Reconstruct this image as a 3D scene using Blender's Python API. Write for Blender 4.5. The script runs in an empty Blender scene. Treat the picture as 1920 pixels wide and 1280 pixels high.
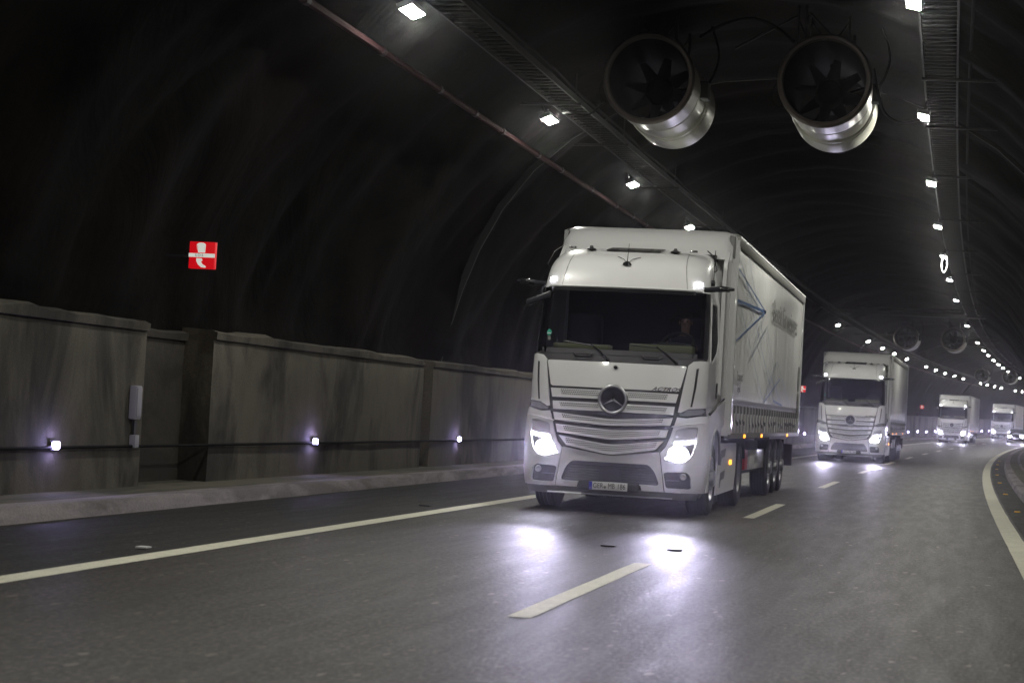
import bpy, bmesh, math, random
from mathutils import Vector, Matrix, noise
R = math.radians
random.seed(7)
S = bpy.context.scene
COL = S.collection

# ------------------------------------------------------------ camera
FPX, YAW, PITCH, ROLL, CAMH = 3769.16, -0.216356, 0.032677, 0.0550384, 1.34623
fw = Vector((math.sin(YAW) * math.cos(PITCH), math.cos(YAW) * math.cos(PITCH), math.sin(PITCH)))
rt = Vector((math.cos(YAW), -math.sin(YAW), 0))
up = rt.cross(fw)
rt, up = math.cos(ROLL) * rt + math.sin(ROLL) * up, -math.sin(ROLL) * rt + math.cos(ROLL) * up
cam = bpy.data.objects.new('camera', bpy.data.cameras.new('camera'))
COL.objects.link(cam)
cam.matrix_world = Matrix.Translation((0, 0, CAMH)) @ Matrix((rt, up, -fw)).transposed().to_4x4()
cam.data.sensor_width = 36
cam.data.lens = FPX / 1920 * 36
cam.data.clip_start = 0.1
cam.data.clip_end = 2000
cam.data.dof.use_dof = True
cam.data.dof.focus_distance = 29
cam.data.dof.aperture_fstop = 3.5
S.camera = cam

# ------------------------------------------------------------ world: a night sky outside the tunnel mouths
W = bpy.data.worlds.new("World")
S.world = W
W.use_nodes = True
wn = W.node_tree
sky = wn.nodes.new('ShaderNodeTexSky')
sky.sky_type = 'NISHITA'
sky.sun_disc = False
sky.sun_elevation = R(-8)
sky.sun_rotation = R(200)
wn.links.new(sky.outputs[0], wn.nodes['Background'].inputs[0])
wn.nodes['Background'].inputs[1].default_value = 0.05
S.view_settings.view_transform = 'Standard'
S.view_settings.look = 'None'
S.view_settings.exposure = 0.0
S.view_settings.gamma = 1.0
S.render.film_transparent = False
cy = S.cycles
cy.max_bounces = 6
cy.diffuse_bounces = 3
cy.glossy_bounces = 3
cy.transmission_bounces = 3
cy.transparent_max_bounces = 10
cy.volume_bounces = 0
cy.sample_clamp_indirect = 2.0
cy.use_denoising = True
cy.caustics_reflective = False
cy.caustics_refractive = False
HAZE = 0.00036
LAMP = (1.0, 0.985, 0.895)
LAMP_POWER = 150.0

# ------------------------------------------------------------ materials
MATS = {}


def mat(name, col=(0.5, 0.5, 0.5), rough=0.5, metal=0.0, coat=0.0, emit=None, es=0.0, alpha=None, spec=0.5, coat_rough=0.06):
    if name in MATS:
        return MATS[name]
    m = bpy.data.materials.new(name)
    m.use_nodes = True
    b = m.node_tree.nodes['Principled BSDF']
    b.inputs['Base Color'].default_value = (*col, 1)
    b.inputs['Roughness'].default_value = rough
    b.inputs['Metallic'].default_value = metal
    b.inputs['Coat Weight'].default_value = coat
    b.inputs['Coat Roughness'].default_value = coat_rough
    b.inputs['Specular IOR Level'].default_value = spec
    if emit:
        b.inputs['Emission Color'].default_value = (*emit, 1)
        b.inputs['Emission Strength'].default_value = es
    MATS[name] = m
    return m


class NT:
    """tiny node helper"""
    def __init__(s, m):
        s.t = m.node_tree
        s.b = s.t.nodes.get('Principled BSDF')

    def n(s, typ, **kw):
        nd = s.t.nodes.new(typ)
        for k, v in kw.items():
            setattr(nd, k, v)
        return nd

    def l(s, a, b):
        s.t.links.new(a, b)

    def coord(s, scale=(1, 1, 1), which='Object'):
        tc = s.n('ShaderNodeTexCoord')
        mp = s.n('ShaderNodeMapping')
        mp.inputs['Scale'].default_value = scale
        s.l(tc.outputs[which], mp.inputs[0])
        return mp.outputs[0]

    def noise(s, vec, scale, detail=4, rough=0.55, dist=0.0):
        t = s.n('ShaderNodeTexNoise')
        t.inputs['Scale'].default_value = scale
        t.inputs['Detail'].default_value = detail
        t.inputs['Roughness'].default_value = rough
        t.inputs['Distortion'].default_value = dist
        s.l(vec, t.inputs['Vector'])
        return t.outputs['Fac']

    def ramp(s, fac, stops):
        r = s.n('ShaderNodeValToRGB')
        e = r.color_ramp.elements
        while len(e) < len(stops):
            e.new(0.5)
        for q, (p, c) in zip(e, stops):
            q.position = p
            q.color = (*c, 1) if isinstance(c, tuple) else (c, c, c, 1)
        s.l(fac, r.inputs[0])
        return r.outputs[0]

    def mix(s, fac, a, b, typ='MIX'):
        mx = s.n('ShaderNodeMix', data_type='RGBA', blend_type=typ)
        if isinstance(fac, float):
            mx.inputs[0].default_value = fac
        else:
            s.l(fac, mx.inputs[0])
        for sock, v in ((mx.inputs[6], a), (mx.inputs[7], b)):
            if isinstance(v, tuple):
                sock.default_value = (*v, 1)
            else:
                s.l(v, sock)
        return mx.outputs[2]

    def bump(s, h, strength=0.3, dist=0.02, prev=None):
        b = s.n('ShaderNodeBump')
        b.inputs['Strength'].default_value = strength
        b.inputs['Distance'].default_value = dist
        s.l(h, b.inputs['Height'])
        if prev is not None:
            s.l(prev, b.inputs['Normal'])
        return b.outputs[0]


def asphalt(name, base, dark=0.0, rough=0.5):
    m = mat(name, base, rough)
    q = NT(m)
    v = q.coord()
    vl = q.coord((1.0, 0.05, 1.0))
    fine = q.noise(q.coord((1, 0.33, 1)), 34, 4, 0.8)
    grit = q.n('ShaderNodeTexVoronoi')
    grit.inputs['Scale'].default_value = 30
    q.l(q.coord((1, 0.35, 1)), grit.inputs['Vector'])
    big = q.noise(v, 0.35, 5, 0.6)
    lanes = q.noise(vl, 1.1, 3, 0.6)
    a = tuple(c * 0.72 for c in base)
    b = tuple(c * 1.3 for c in base)
    c1 = q.mix(q.ramp(lanes, [(0.3, 0.0), (0.7, 1.0)]), a, b)
    c2 = q.mix(q.ramp(big, [(0.35, 0.0), (0.65, 1.0)]), tuple(c * 0.86 for c in base), c1)
    c3 = q.mix(0.9, c2, q.ramp(fine, [(0.41, 0.22), (0.50, 0.80), (0.60, 2.2)]), 'MULTIPLY')
    spk = q.ramp(grit.outputs['Color'], [(0.90, 0.0), (0.96, 1.0)])
    c4 = q.mix(spk, c3, tuple(min(1, c * 4.5) for c in base))
    q.l(c4, q.b.inputs['Base Color'])
    # larger worn spots that glint
    wn_ = q.noise(q.coord((1, 0.10, 1)), 5, 5, 0.7)
    rr = q.ramp(wn_, [(0.35, rough - 0.01), (0.60, rough + 0.07)])
    q.l(rr, q.b.inputs['Roughness'])
    bb = q.bump(fine, 0.8, 0.006)
    bb = q.bump(grit.outputs['Distance'], 0.3, 0.005, bb)
    q.l(bb, q.b.inputs['Normal'])
    q.b.inputs['Specular IOR Level'].default_value = 0.22
    return m


def concrete(name, base, stain=0.5, stretch=(1, 1, 0.22), rough=0.85, sc=0.9):
    m = mat(name, base, rough)
    q = NT(m)
    v = q.coord()
    vs = q.coord(stretch)
    st = q.noise(vs, sc, 5, 0.62, 0.6)
    st2 = q.noise(vs, sc * 4.2, 4, 0.6)
    gr = q.noise(v, 38, 3, 0.6)
    c1 = q.mix(q.ramp(st, [(0.40, 1.0), (0.53, 0.0)]), base, tuple(c * (1 - stain) for c in base))
    c2 = q.mix(q.ramp(st2, [(0.42, 0.0), (0.7, 0.55)]), c1, tuple(c * 0.62 for c in base))
    c3 = q.mix(0.6, c2, q.ramp(gr, [(0.3, 0.65), (0.7, 1.25)]), 'MULTIPLY')
    q.l(c3, q.b.inputs['Base Color'])
    bb = q.bump(gr, 0.3, 0.01)
    q.l(q.bump(st2, 0.3, 0.03, bb), q.b.inputs['Normal'])
    return m


def paintline(name, base):
    m = mat(name, base, 0.6)
    q = NT(m)
    v = q.coord()
    w_ = q.noise(v, 30, 3, 0.7)
    w2 = q.noise(v, 3.0, 4, 0.6)
    c = q.mix(q.ramp(w_, [(0.30, 1.0), (0.44, 0.0)]), base, tuple(x * 0.45 for x in base))
    c = q.mix(q.ramp(w2, [(0.4, 0.0), (0.7, 0.4)]), c, tuple(x * 0.6 for x in base))
    q.l(c, q.b.inputs['Base Color'])
    q.l(q.bump(w_, 0.3, 0.006), q.b.inputs['Normal'])
    return m


M_ROAD = asphalt('worn asphalt', (0.042, 0.0372, 0.0325), rough=0.47)
M_SHOULDER = asphalt('dark asphalt', (0.019, 0.018, 0.0165), rough=0.60)
M_LINE = paintline('road paint', (0.66, 0.64, 0.51))
M_WALL = concrete('wall concrete', (0.118, 0.106, 0.083), 0.8, (1, 0.75, 0.42), sc=0.75)
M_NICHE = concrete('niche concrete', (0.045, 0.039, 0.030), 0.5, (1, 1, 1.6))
M_KERB = concrete('kerb concrete', (0.23, 0.205, 0.215), 0.55, (1, 0.2, 1), sc=2.0)
M_WALK = concrete('walkway concrete', (0.10, 0.094, 0.066), 0.5, (1, 0.25, 1), sc=1.6)
M_COPING = concrete('coping mortar', (0.12, 0.115, 0.10), 0.5, sc=2.5)
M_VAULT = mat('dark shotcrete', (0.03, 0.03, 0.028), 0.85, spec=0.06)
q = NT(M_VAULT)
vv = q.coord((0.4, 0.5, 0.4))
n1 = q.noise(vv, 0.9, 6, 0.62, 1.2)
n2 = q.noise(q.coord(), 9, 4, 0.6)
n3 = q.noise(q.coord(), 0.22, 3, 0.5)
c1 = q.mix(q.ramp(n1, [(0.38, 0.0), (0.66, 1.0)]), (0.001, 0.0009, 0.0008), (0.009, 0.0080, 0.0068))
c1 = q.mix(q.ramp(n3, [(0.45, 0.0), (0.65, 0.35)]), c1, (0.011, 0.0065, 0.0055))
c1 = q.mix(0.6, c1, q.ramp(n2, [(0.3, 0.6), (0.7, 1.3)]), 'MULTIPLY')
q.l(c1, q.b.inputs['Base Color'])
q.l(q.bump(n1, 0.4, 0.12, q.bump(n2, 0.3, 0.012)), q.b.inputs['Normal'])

M_WHITE = mat('white truck paint', (0.66, 0.665, 0.645), 0.38, coat=0.8)
q = NT(M_WHITE)
nn = q.noise(q.coord(), 2.2, 5, 0.6)
nz = q.n('ShaderNodeSeparateXYZ')
q.l(q.coord(), nz.inputs[0])
q.l(q.mix(q.ramp(nn, [(0.45, 0.0), (0.8, 0.3)]), (0.70, 0.70, 0.70), (0.57, 0.565, 0.55)), q.b.inputs['Base Color'])
q.l(q.ramp(q.noise(q.coord(), 5.0, 4, 0.6), [(0.3, 0.28), (0.7, 0.40)]), q.b.inputs['Roughness'])
M_GREY = mat('grey plastic', (0.16, 0.16, 0.16), 0.5)
M_DARK = mat('dark plastic', (0.022, 0.021, 0.023), 0.45)
M_PANEL = mat('windscreen base panel', (0.045, 0.044, 0.046), 0.4)
M_BLACK = mat('gloss black', (0.012, 0.012, 0.013), 0.15)
M_CHASSIS = mat('chassis', (0.014, 0.013, 0.014), 0.6)
M_CHROME = mat('chrome', (0.75, 0.75, 0.76), 0.12, 1.0)
M_SILVER = mat('brushed silver', (0.5, 0.5, 0.51), 0.35, 1.0)
M_TYRE = mat('tyre rubber', (0.02, 0.02, 0.02), 0.75)
M_RIM = mat('wheel rim', (0.35, 0.35, 0.36), 0.35, 0.9)
M_HEAD = mat('headlight glow', (1, 1, 1), 0.3, emit=(0.80, 0.78, 1.0), es=80)
M_DRL = mat('daytime light glow', (1, 1, 1), 0.3, emit=(0.82, 0.80, 1.0), es=30)
M_MARK = mat('marker glow', (1, 1, 1), 0.3, emit=(0.88, 0.86, 1.0), es=30)
M_AMBER = mat('amber glow', (1, 0.35, 0.02), 0.3, emit=(1.0, 0.36, 0.02), es=3.0)
M_LAMP = mat('lamp glow', (1, 1, 1), 0.3, emit=LAMP, es=1.0)
M_LED = mat('violet led glow', (1, 1, 1), 0.3, emit=(0.52, 0.45, 1.0), es=150)
M_LAMPBODY = mat('lamp housing', (0.12, 0.12, 0.12), 0.5)
M_GALV = mat('galvanised steel', (0.024, 0.024, 0.023), 0.65, 0.1)
M_RED = mat('red pipe paint', (0.06, 0.028, 0.03), 0.75, spec=0.15)
M_COUPLE = mat('pipe coupling', (0.05, 0.03, 0.03), 0.5)
M_RED2 = mat('red box', (0.45, 0.02, 0.03), 0.4)
M_FAN = mat('fan casing', (0.50, 0.50, 0.44), 0.34, 0.35, coat=0.25)
q = NT(M_FAN)
q.l(q.mix(q.ramp(q.noise(q.coord((1, 0.4, 1)), 2.4, 5, 0.6), [(0.4, 0.0), (0.75, 0.7)]), (0.52, 0.52, 0.46), (0.26, 0.24, 0.18)), q.b.inputs['Base Color'])
M_FANIN = mat('fan inner lining', (0.006, 0.0055, 0.006), 0.75, 0.0, spec=0.08)
M_BLADE = mat('fan blade', (0.03, 0.03, 0.045), 0.35, 0.2)
M_FANRIM = mat('fan inlet rim', (0.085, 0.07, 0.06), 0.5, 0.3)
M_CABLE = mat('black cable', (0.008, 0.008, 0.008), 0.8, spec=0.1)
M_BLUE = mat('blue stripe film', (0.05, 0.13, 0.32), 0.4)
M_BLUE2 = mat('pale blue stripe film', (0.22, 0.27, 0.38), 0.4)
M_TEXT = mat('grey lettering film', (0.19, 0.19, 0.18), 0.5)
M_BAND = mat('grey band', (0.20, 0.20, 0.20), 0.5)
M_PLATE = mat('number plate white', (0.62, 0.62, 0.62), 0.35)
M_PLATEBLUE = mat('number plate blue', (0.05, 0.05, 0.42), 0.35)
M_INK = mat('black ink', (0.01, 0.01, 0.01), 0.5)
M_GREEN = mat('green sticker', (0.02, 0.28, 0.18), 0.4)
M_DASH = mat('beige dashboard', (0.34, 0.32, 0.20), 0.55)
M_INTERIOR = mat('cab interior', (0.022, 0.021, 0.027), 0.7)
M_YELLOW = mat('yellow reflector', (0.75, 0.42, 0.04), 0.3, emit=(1, 0.55, 0.05), es=0.12)  # weak emission imitates light thrown back by the passive stud
M_SIGNRED = mat('sign red', (0.6, 0.005, 0.01), 0.4, emit=(0.85, 0.004, 0.012), es=0.5)
M_SIGNWHITE = mat('sign white', (0.8, 0.8, 0.75), 0.4, emit=(0.9, 0.95, 0.86), es=0.5)
M_SIGNINK = mat('sign ink', (0.05, 0.05, 0.05), 0.4)
M_BOX = mat('call box paint', (0.30, 0.29, 0.33), 0.5)
M_CAR = mat('dark car paint', (0.03, 0.028, 0.035), 0.3, coat=1.0)
M_SKIN = mat('skin', (0.42, 0.25, 0.19), 0.6)
M_HAIR = mat('hair', (0.03, 0.02, 0.015), 0.7)
M_SHIRT = mat('dark shirt', (0.05, 0.055, 0.08), 0.8)
M_MIRROR_ARM = mat('mirror arm', (0.02, 0.02, 0.025), 0.22)

# tarpaulin side of the trailer
M_TARP = mat('white tarpaulin', (0.60, 0.60, 0.575), 0.27)
q = NT(M_TARP)
w1 = q.noise(q.coord((1, 0.9, 0.30)), 1.6, 4, 0.55, 0.5)
w2 = q.noise(q.coord((1, 2.6, 0.12)), 1.4, 3, 0.5)
q.l(q.bump(w1, 0.22, 0.08, q.bump(w2, 0.2, 0.04)), q.b.inputs['Normal'])
q.l(q.mix(q.ramp(q.noise(q.coord((1, 0.6, 0.4)), 1.3, 5, 0.65), [(0.4, 0.0), (0.72, 0.8)]), (0.84, 0.84, 0.81), (0.70, 0.70, 0.67)), q.b.inputs['Base Color'])

# perforated grille mesh: white sheet with small dark holes (fine relief)
M_MESH = mat('perforated grille sheet', (0.6, 0.6, 0.6), 0.4)
q = NT(M_MESH)
tc = q.n('ShaderNodeTexCoord')
sp = q.n('ShaderNodeSeparateXYZ')
q.l(tc.outputs['Object'], sp.inputs[0])


def mth(op, a, b=None, c=None):
    nd = q.n('ShaderNodeMath', operation=op)
    for i, v in enumerate((a, b, c)):
        if v is None:
            continue
        if isinstance(v, (int, float)):
            nd.inputs[i].default_value = v
        else:
            q.l(v, nd.inputs[i])
    return nd.outputs[0]


PX, PZ = 0.026, 0.026
row = mth('FLOOR', mth('DIVIDE', sp.outputs['Z'], PZ))
odd = mth('MULTIPLY', mth('MODULO', mth('ABSOLUTE', row), 2.0), 0.5)
fx = mth('SUBTRACT', mth('FRACT', mth('ADD', mth('ADD', mth('DIVIDE', sp.outputs['X'], PX), odd), 200.0)), 0.5)
fz = mth('SUBTRACT', mth('FRACT', mth('ADD', mth('DIVIDE', sp.outputs['Z'], PZ), 200.0)), 0.5)
d2 = mth('SQRT', mth('ADD', mth('MULTIPLY', fx, fx), mth('MULTIPLY', fz, fz)))
hole = mth('LESS_THAN', d2, 0.37)
q.l(q.mix(hole, (0.60, 0.605, 0.59), (0.012, 0.012, 0.014)), q.b.inputs['Base Color'])

# glass: mostly clear, mirror-like at the surface
M_GLASS = bpy.data.materials.new('windscreen glass')
M_GLASS.use_nodes = True
t = M_GLASS.node_tree
t.nodes.remove(t.nodes['Principled BSDF'])
tr_ = t.nodes.new('ShaderNodeBsdfTransparent')
tr_.inputs[0].default_value = (0.50, 0.54, 0.53, 1)
gl_ = t.nodes.new('ShaderNodeBsdfGlossy')
gl_.inputs['Roughness'].default_value = 0.04
fr_ = t.nodes.new('ShaderNodeFresnel')
fr_.inputs[0].default_value = 1.5
mx_ = t.nodes.new('ShaderNodeMixShader')
t.links.new(fr_.outputs[0], mx_.inputs[0])
t.links.new(tr_.outputs[0], mx_.inputs[1])
t.links.new(gl_.outputs[0], mx_.inputs[2])
t.links.new(mx_.outputs[0], t.nodes['Material Output'].inputs[0])


# ------------------------------------------------------------ helpers
def tag(o, label=None, cat=None, group=None, kind=None):
    if label:
        o['label'] = label
    if cat:
        o['category'] = cat
    if group:
        o['group'] = group
    if kind:
        o['kind'] = kind
    return o


def obj(name, bm, m, parent=None, smooth=35, kind=None):
    me = bpy.data.meshes.new(name)
    bm.normal_update()
    bm.to_mesh(me)
    bm.free()
    for x in (m if isinstance(m, (list, tuple)) else [m]):
        me.materials.append(x)
    if smooth:
        for p in me.polygons:
            p.use_smooth = True
        me.set_sharp_from_angle(angle=R(smooth))
    o = bpy.data.objects.new(name, me)
    COL.objects.link(o)
    if parent:
        o.parent = parent
    if kind:
        o['kind'] = kind
    return o


def empty(name, loc=(0, 0, 0), rz=0, parent=None):
    o = bpy.data.objects.new(name, None)
    o.empty_display_size = 0.2
    COL.objects.link(o)
    o.location = loc
    o.rotation_euler = (0, 0, rz)
    if parent:
        o.parent = parent
    return o


def share(name, src, parent=None, loc=(0, 0, 0), rz=0):
    o = src.copy()
    o.name = name
    COL.objects.link(o)
    o.parent = parent
    o.location = loc
    o.rotation_euler = (0, 0, rz)
    return o


def children(o):
    return [c for c in bpy.data.objects if c.parent == o]


def copy_tree(o, parent=None, kids=None, skip=()):
    if kids is None:
        kids = {}
        for c in bpy.data.objects:
            if c.parent:
                kids.setdefault(c.parent.name, []).append(c)
    c = o.copy()
    COL.objects.link(c)
    c.parent = parent
    for ch in kids.get(o.name, []):
        if ch.name.split('.')[0] in skip:
            continue
        copy_tree(ch, c, kids, skip)
    return c


def box(bm, x0, x1, y0, y1, z0, z1, bev=0.0, mi=0):
    vs = [bm.verts.new(p) for p in ((x0, y0, z0), (x1, y0, z0), (x1, y1, z0), (x0, y1, z0), (x0, y0, z1), (x1, y0, z1), (x1, y1, z1), (x0, y1, z1))]
    fs = [bm.faces.new([vs[i] for i in f]) for f in ((0, 3, 2, 1), (4, 5, 6, 7), (0, 1, 5, 4), (1, 2, 6, 5), (2, 3, 7, 6), (3, 0, 4, 7))]
    for f in fs:
        f.material_index = mi
    if bev:
        es = list({e for f in fs for e in f.edges})
        r = bmesh.ops.bevel(bm, geom=es, offset=bev, segments=2, affect='EDGES', profile=0.6)
        for f in r['faces']:
            f.material_index = mi
    return bm


def tube(bm, pts, r, n=8, cap=True, mi=0):
    pts = [Vector(p) for p in pts]
    rings = []
    rs = r if isinstance(r, (list, tuple)) else [r] * len(pts)
    prev = None
    for i, p in enumerate(pts):
        d = (pts[min(i + 1, len(pts) - 1)] - pts[max(i - 1, 0)]).normalized()
        if prev is None:
            a = Vector((0, 0, 1)) if abs(d.z) < 0.9 else Vector((1, 0, 0))
            prev = d.cross(a).normalized()
        u = (prev - d * prev.dot(d)).normalized()
        prev = u
        v = d.cross(u)
        rings.append([bm.verts.new(p + rs[i] * (math.cos(2 * math.pi * k / n) * u + math.sin(2 * math.pi * k / n) * v)) for k in range(n)])
    for a, b in zip(rings, rings[1:]):
        for k in range(n):
            bm.faces.new((a[k], a[(k + 1) % n], b[(k + 1) % n], b[k])).material_index = mi
    if cap:
        bm.faces.new(rings[0][::-1]).material_index = mi
        bm.faces.new(rings[-1]).material_index = mi
    return bm


def curve(pts, n=5):
    pts = [Vector(p) for p in pts]
    out = []
    for i in range(len(pts) - 1):
        p0, p1, p2, p3 = pts[max(0, i - 1)], pts[i], pts[i + 1], pts[min(len(pts) - 1, i + 2)]
        for k in range(n):
            t_ = k / n
            out.append(0.5 * ((2 * p1) + (p2 - p0) * t_ + (2 * p0 - 5 * p1 + 4 * p2 - p3) * t_ * t_ + (3 * p1 - p0 - 3 * p2 + p3) * t_ ** 3))
    out.append(pts[-1])
    return out


def lathe(bm, prof, n=32, axis='X', c=(0, 0, 0), mi=0, close=False):
    """prof: (r, t): radius and position along the axis"""
    rings = []
    for r, t in prof:
        ring = []
        for k in range(n):
            a = 2 * math.pi * k / n
            p = {'X': (t, r * math.cos(a), r * math.sin(a)), 'Y': (r * math.cos(a), t, r * math.sin(a)), 'Z': (r * math.cos(a), r * math.sin(a), t)}[axis]
            ring.append(bm.verts.new((p[0] + c[0], p[1] + c[1], p[2] + c[2])))
        rings.append(ring)
    pr = list(zip(rings, rings[1:]))
    if close:
        pr.append((rings[-1], rings[0]))
    for a, b in pr:
        for k in range(n):
            f = bm.faces.new((a[k], a[(k + 1) % n], b[(k + 1) % n], b[k]))
            f.material_index = mi
    if not close:
        for ring in (rings[0], rings[-1]):
            f = bm.faces.new(ring)
            f.material_index = mi
    bmesh.ops.recalc_face_normals(bm, faces=bm.faces)
    return bm


# ------------------------------------------------------------ the road's own curve
KC, Y0C = 0.000238, 28.0


def cx(y):
    return KC * max(0.0, y - Y0C) ** 2


def cz(y):
    return 1.7e-5 * max(0.0, y - 25.0) ** 2


def P(x, y, z):
    return Vector((x + cx(y), y, z + cz(y)))


def head(y):
    return -math.atan(2 * KC * max(0.0, y - Y0C))


def ys(y0, y1, step=2.0):
    n = max(1, int(math.ceil((y1 - y0) / step)))
    return [y0 + (y1 - y0) * i / n for i in range(n + 1)]


def sweep(bm, prof, y0, y1, step=2.0, closed=False, caps=True, mi=0):
    rows = [[bm.verts.new(P(x, y, z)) for x, z in prof] for y in ys(y0, y1, step)]
    n = len(prof)
    for a, b in zip(rows, rows[1:]):
        for k in range(n if closed else n - 1):
            bm.faces.new((a[k], a[(k + 1) % n], b[(k + 1) % n], b[k])).material_index = mi
    if closed and caps:
        bm.faces.new(rows[0][::-1])
        bm.faces.new(rows[-1])
    return bm


def bm_new():
    return bmesh.new()


YN, YF = -35.0, 420.0
ORD = 'first second third fourth fifth sixth seventh eighth ninth tenth eleventh twelfth thirteenth fourteenth fifteenth sixteenth seventeenth eighteenth nineteenth twentieth'.split()
# ------------------------------------------------------------ road and markings
bm = sweep(bm_new(), [(-6.30, 0.0), (-4.5, 0.0), (-2.7, 0.0), (-0.9, 0.0), (1.02, 0.0)], YN, YF, 2.0)
tag(obj('road', bm, M_ROAD, smooth=0), 'grey two lane asphalt carriageway running through the tunnel', kind='structure')
bm = sweep(bm_new(), [(-8.62, -0.002), (-7.4, -0.002), (-6.30, -0.002)], YN, YF, 2.0)
sweep(bm, [(1.02, -0.002), (1.5, -0.002)], YN, YF, 2.0)
tag(obj('hard_shoulder', bm, M_SHOULDER, smooth=0), 'darker asphalt shoulder strips beside the edge lines', kind='structure')
bm = sweep(bm_new(), [(-60, -0.5), (60, -0.5)], -60, 460, 20)
tag(obj('ground', bm, M_NICHE, smooth=0), 'bed under the road', kind='structure')


def line(name, x0, x1, a, b, label, seed=0):
    bm = bm_new()
    rows = []
    for y in ys(a, b, 0.5 if b - a < 20 else 1.0):
        j = 0.010 * noise.noise(Vector((y * 0.9, seed, 0)))
        j2 = 0.010 * noise.noise(Vector((y * 1.1, seed + 9, 0)))
        rows.append([bm.verts.new(P(x0 + j, y, 0.004)), bm.verts.new(P(x1 + j2, y, 0.004))])
    for u, v in zip(rows, rows[1:]):
        bm.faces.new((u[0], u[1], v[1], v[0]))
    return tag(obj(name, bm, M_LINE, smooth=0), label, kind='structure')


line('edge_line', -6.30, -6.07, YN, YF, 'solid cream line along the shoulder by the concrete wall')
line('edge_line', 0.74, 0.98, YN, YF, 'solid cream line curving along the kerb opposite the wall', 3)
k = 0
for i in range(-2, 26):
    a = 12.72 + 15.15 * i
    line('lane_dash', -2.735, -2.575, a, a + 5.4, 'short cream lane dash between the two lanes', i)

# yellow reflectors and little marks lying on the road
for i in range(0, 9):
    y = 16.2 + 10.05 * i
    bm = bm_new()
    a = P(1.20, y, 0.002)
    box(bm, a.x - 0.05, a.x + 0.05, a.y - 0.05, a.y + 0.05, a.z, a.z + 0.018, 0.005)
    tag(obj('road_stud', bm, M_YELLOW), 'small yellow road stud beside the kerb, %s in its row' % ORD[i], 'road stud', 'yellow road studs along the kerb')
for (x, y, m, lab) in ((-6.53, 15.82, M_PLATE, 'pale reflective road stud beside the shoulder line'), (-6.64, 25.49, M_CHASSIS, 'dark road stud on the shoulder near the front truck'),
                       (-3.31, 20.1, M_CHASSIS, 'dark mark on the asphalt in front of the number plate'), (-2.64, 20.15, M_CHASSIS, 'dark mark on the lane line in front of the near headlight')):
    bm = bm_new()
    w = 0.07 if m is M_CHASSIS else 0.05
    box(bm, x - w, x + w, y - 0.06, y + 0.06, 0.004, 0.014 if m is M_CHASSIS else 0.02, 0.004)
    tag(obj('road_stud', bm, m), lab, 'road stud')

# ------------------------------------------------------------ kerbs and walkways
bm = sweep(bm_new(), [(-8.60, -0.02), (-8.60, 0.035), (-8.56, 0.05), (-8.47, 0.15), (-8.44, 0.155), (-8.28, 0.157), (-8.28, -0.02)][::-1], YN, YF, 1.0)
for v in bm.verts:
    v.co.x = v.co.x
tmp = bm
tmp.free()
bm = bm_new()
rows = []
prof = [(-8.50, -0.02), (-8.52, 0.03), (-8.58, 0.125), (-8.61, 0.15), (-8.66, 0.157), (-8.80, 0.158)]
for y in ys(YN, YF, 0.5):
    w = 0.012 * noise.noise(Vector((0, y * 0.6, 3)))
    rows.append([bm.verts.new(P(x + w, y, z + w * 0.4)) for x, z in prof])
for a, b in zip(rows, rows[1:]):
    for k in range(len(prof) - 1):
        bm.faces.new((a[k], a[k + 1], b[k + 1], b[k]))
tag(obj('kerb', bm, M_KERB, smooth=30), 'pale stained kerb below the concrete wall', kind='structure')
bm = sweep(bm_new(), [(-8.80, 0.150), (-9.2, 0.158), (-10.6, 0.160)], YN, YF, 1.0)
tag(obj('walkway', bm, M_WALK, smooth=0), 'narrow dusty walkway between kerb and concrete wall', kind='structure')
bm = sweep(bm_new(), [(1.46, -0.02), (1.48, 0.12), (1.51, 0.15), (1.70, 0.155), (1.70, -0.02)], YN, YF, 1.0)
tag(obj('kerb', bm, M_KERB, smooth=30), 'pale kerb on the inside of the bend', kind='structure')
bm = sweep(bm_new(), [(1.70, 0.148), (2.2, 0.152), (3.0, 0.155)], YN, YF, 1.0)
tag(obj('walkway', bm, M_WALK, smooth=0), 'narrow walkway behind the inner kerb', kind='structure')
bm = sweep(bm_new(), [(2.02, 0.157), (2.12, 0.157)], YN, YF, 1.0)
tag(obj('walkway_joint', bm, M_KERB, smooth=0), 'pale strip along the inner walkway', kind='structure')

# ------------------------------------------------------------ concrete wall with recesses
WX = -9.46
wall = empty('concrete_wall', P(WX, 15, 0.15))
wall_off = Vector(wall.location)
tag(wall, 'stained grey concrete retaining wall with recesses beneath the dark vault', 'wall')


def rel(o):
    o.data.transform(Matrix.Translation(-wall_off))
    return o


def wall_panel(a, b, x=WX, name='wall_panel', m=M_WALL, h=2.14, seed=0.0):
    bm = bm_new()
    rows = []
    for y in ys(a, b, 0.35):
        row = []
        for z in (0.13, 0.60, 1.1, 1.6, h - 0.16):
            d = 0.012 * noise.noise(Vector((y * 0.7, z * 1.4, seed)))
            row.append((x + d, z))
        e = 0.05 * noise.noise(Vector((y * 0.8, seed, 4))) + 0.03 * noise.noise(Vector((y * 3.1, seed, 8)))
        row += [(x - 0.015, h - 0.13), (x + 0.035 + e * 0.3, h - 0.12), (x + 0.045 + e * 0.4, h - 0.03 + e), (x - 0.03, h + e), (x - 0.45, h + 0.02 + e), (x - 0.45, 0.13)]
        rows.append([bm.verts.new(P(px_, y, pz_)) for px_, pz_ in row])
    n = len(rows[0])
    for u, v in zip(rows, rows[1:]):
        for k in range(n):
            bm.faces.new((u[k], u[(k + 1) % n], v[(k + 1) % n], v[k]))
    bm.faces.new(rows[0][::-1])
    bm.faces.new(rows[-1])
    bmesh.ops.recalc_face_normals(bm, faces=bm.faces)
    o = obj(name, bm, m, wall, smooth=30)
    return rel(o)


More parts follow.
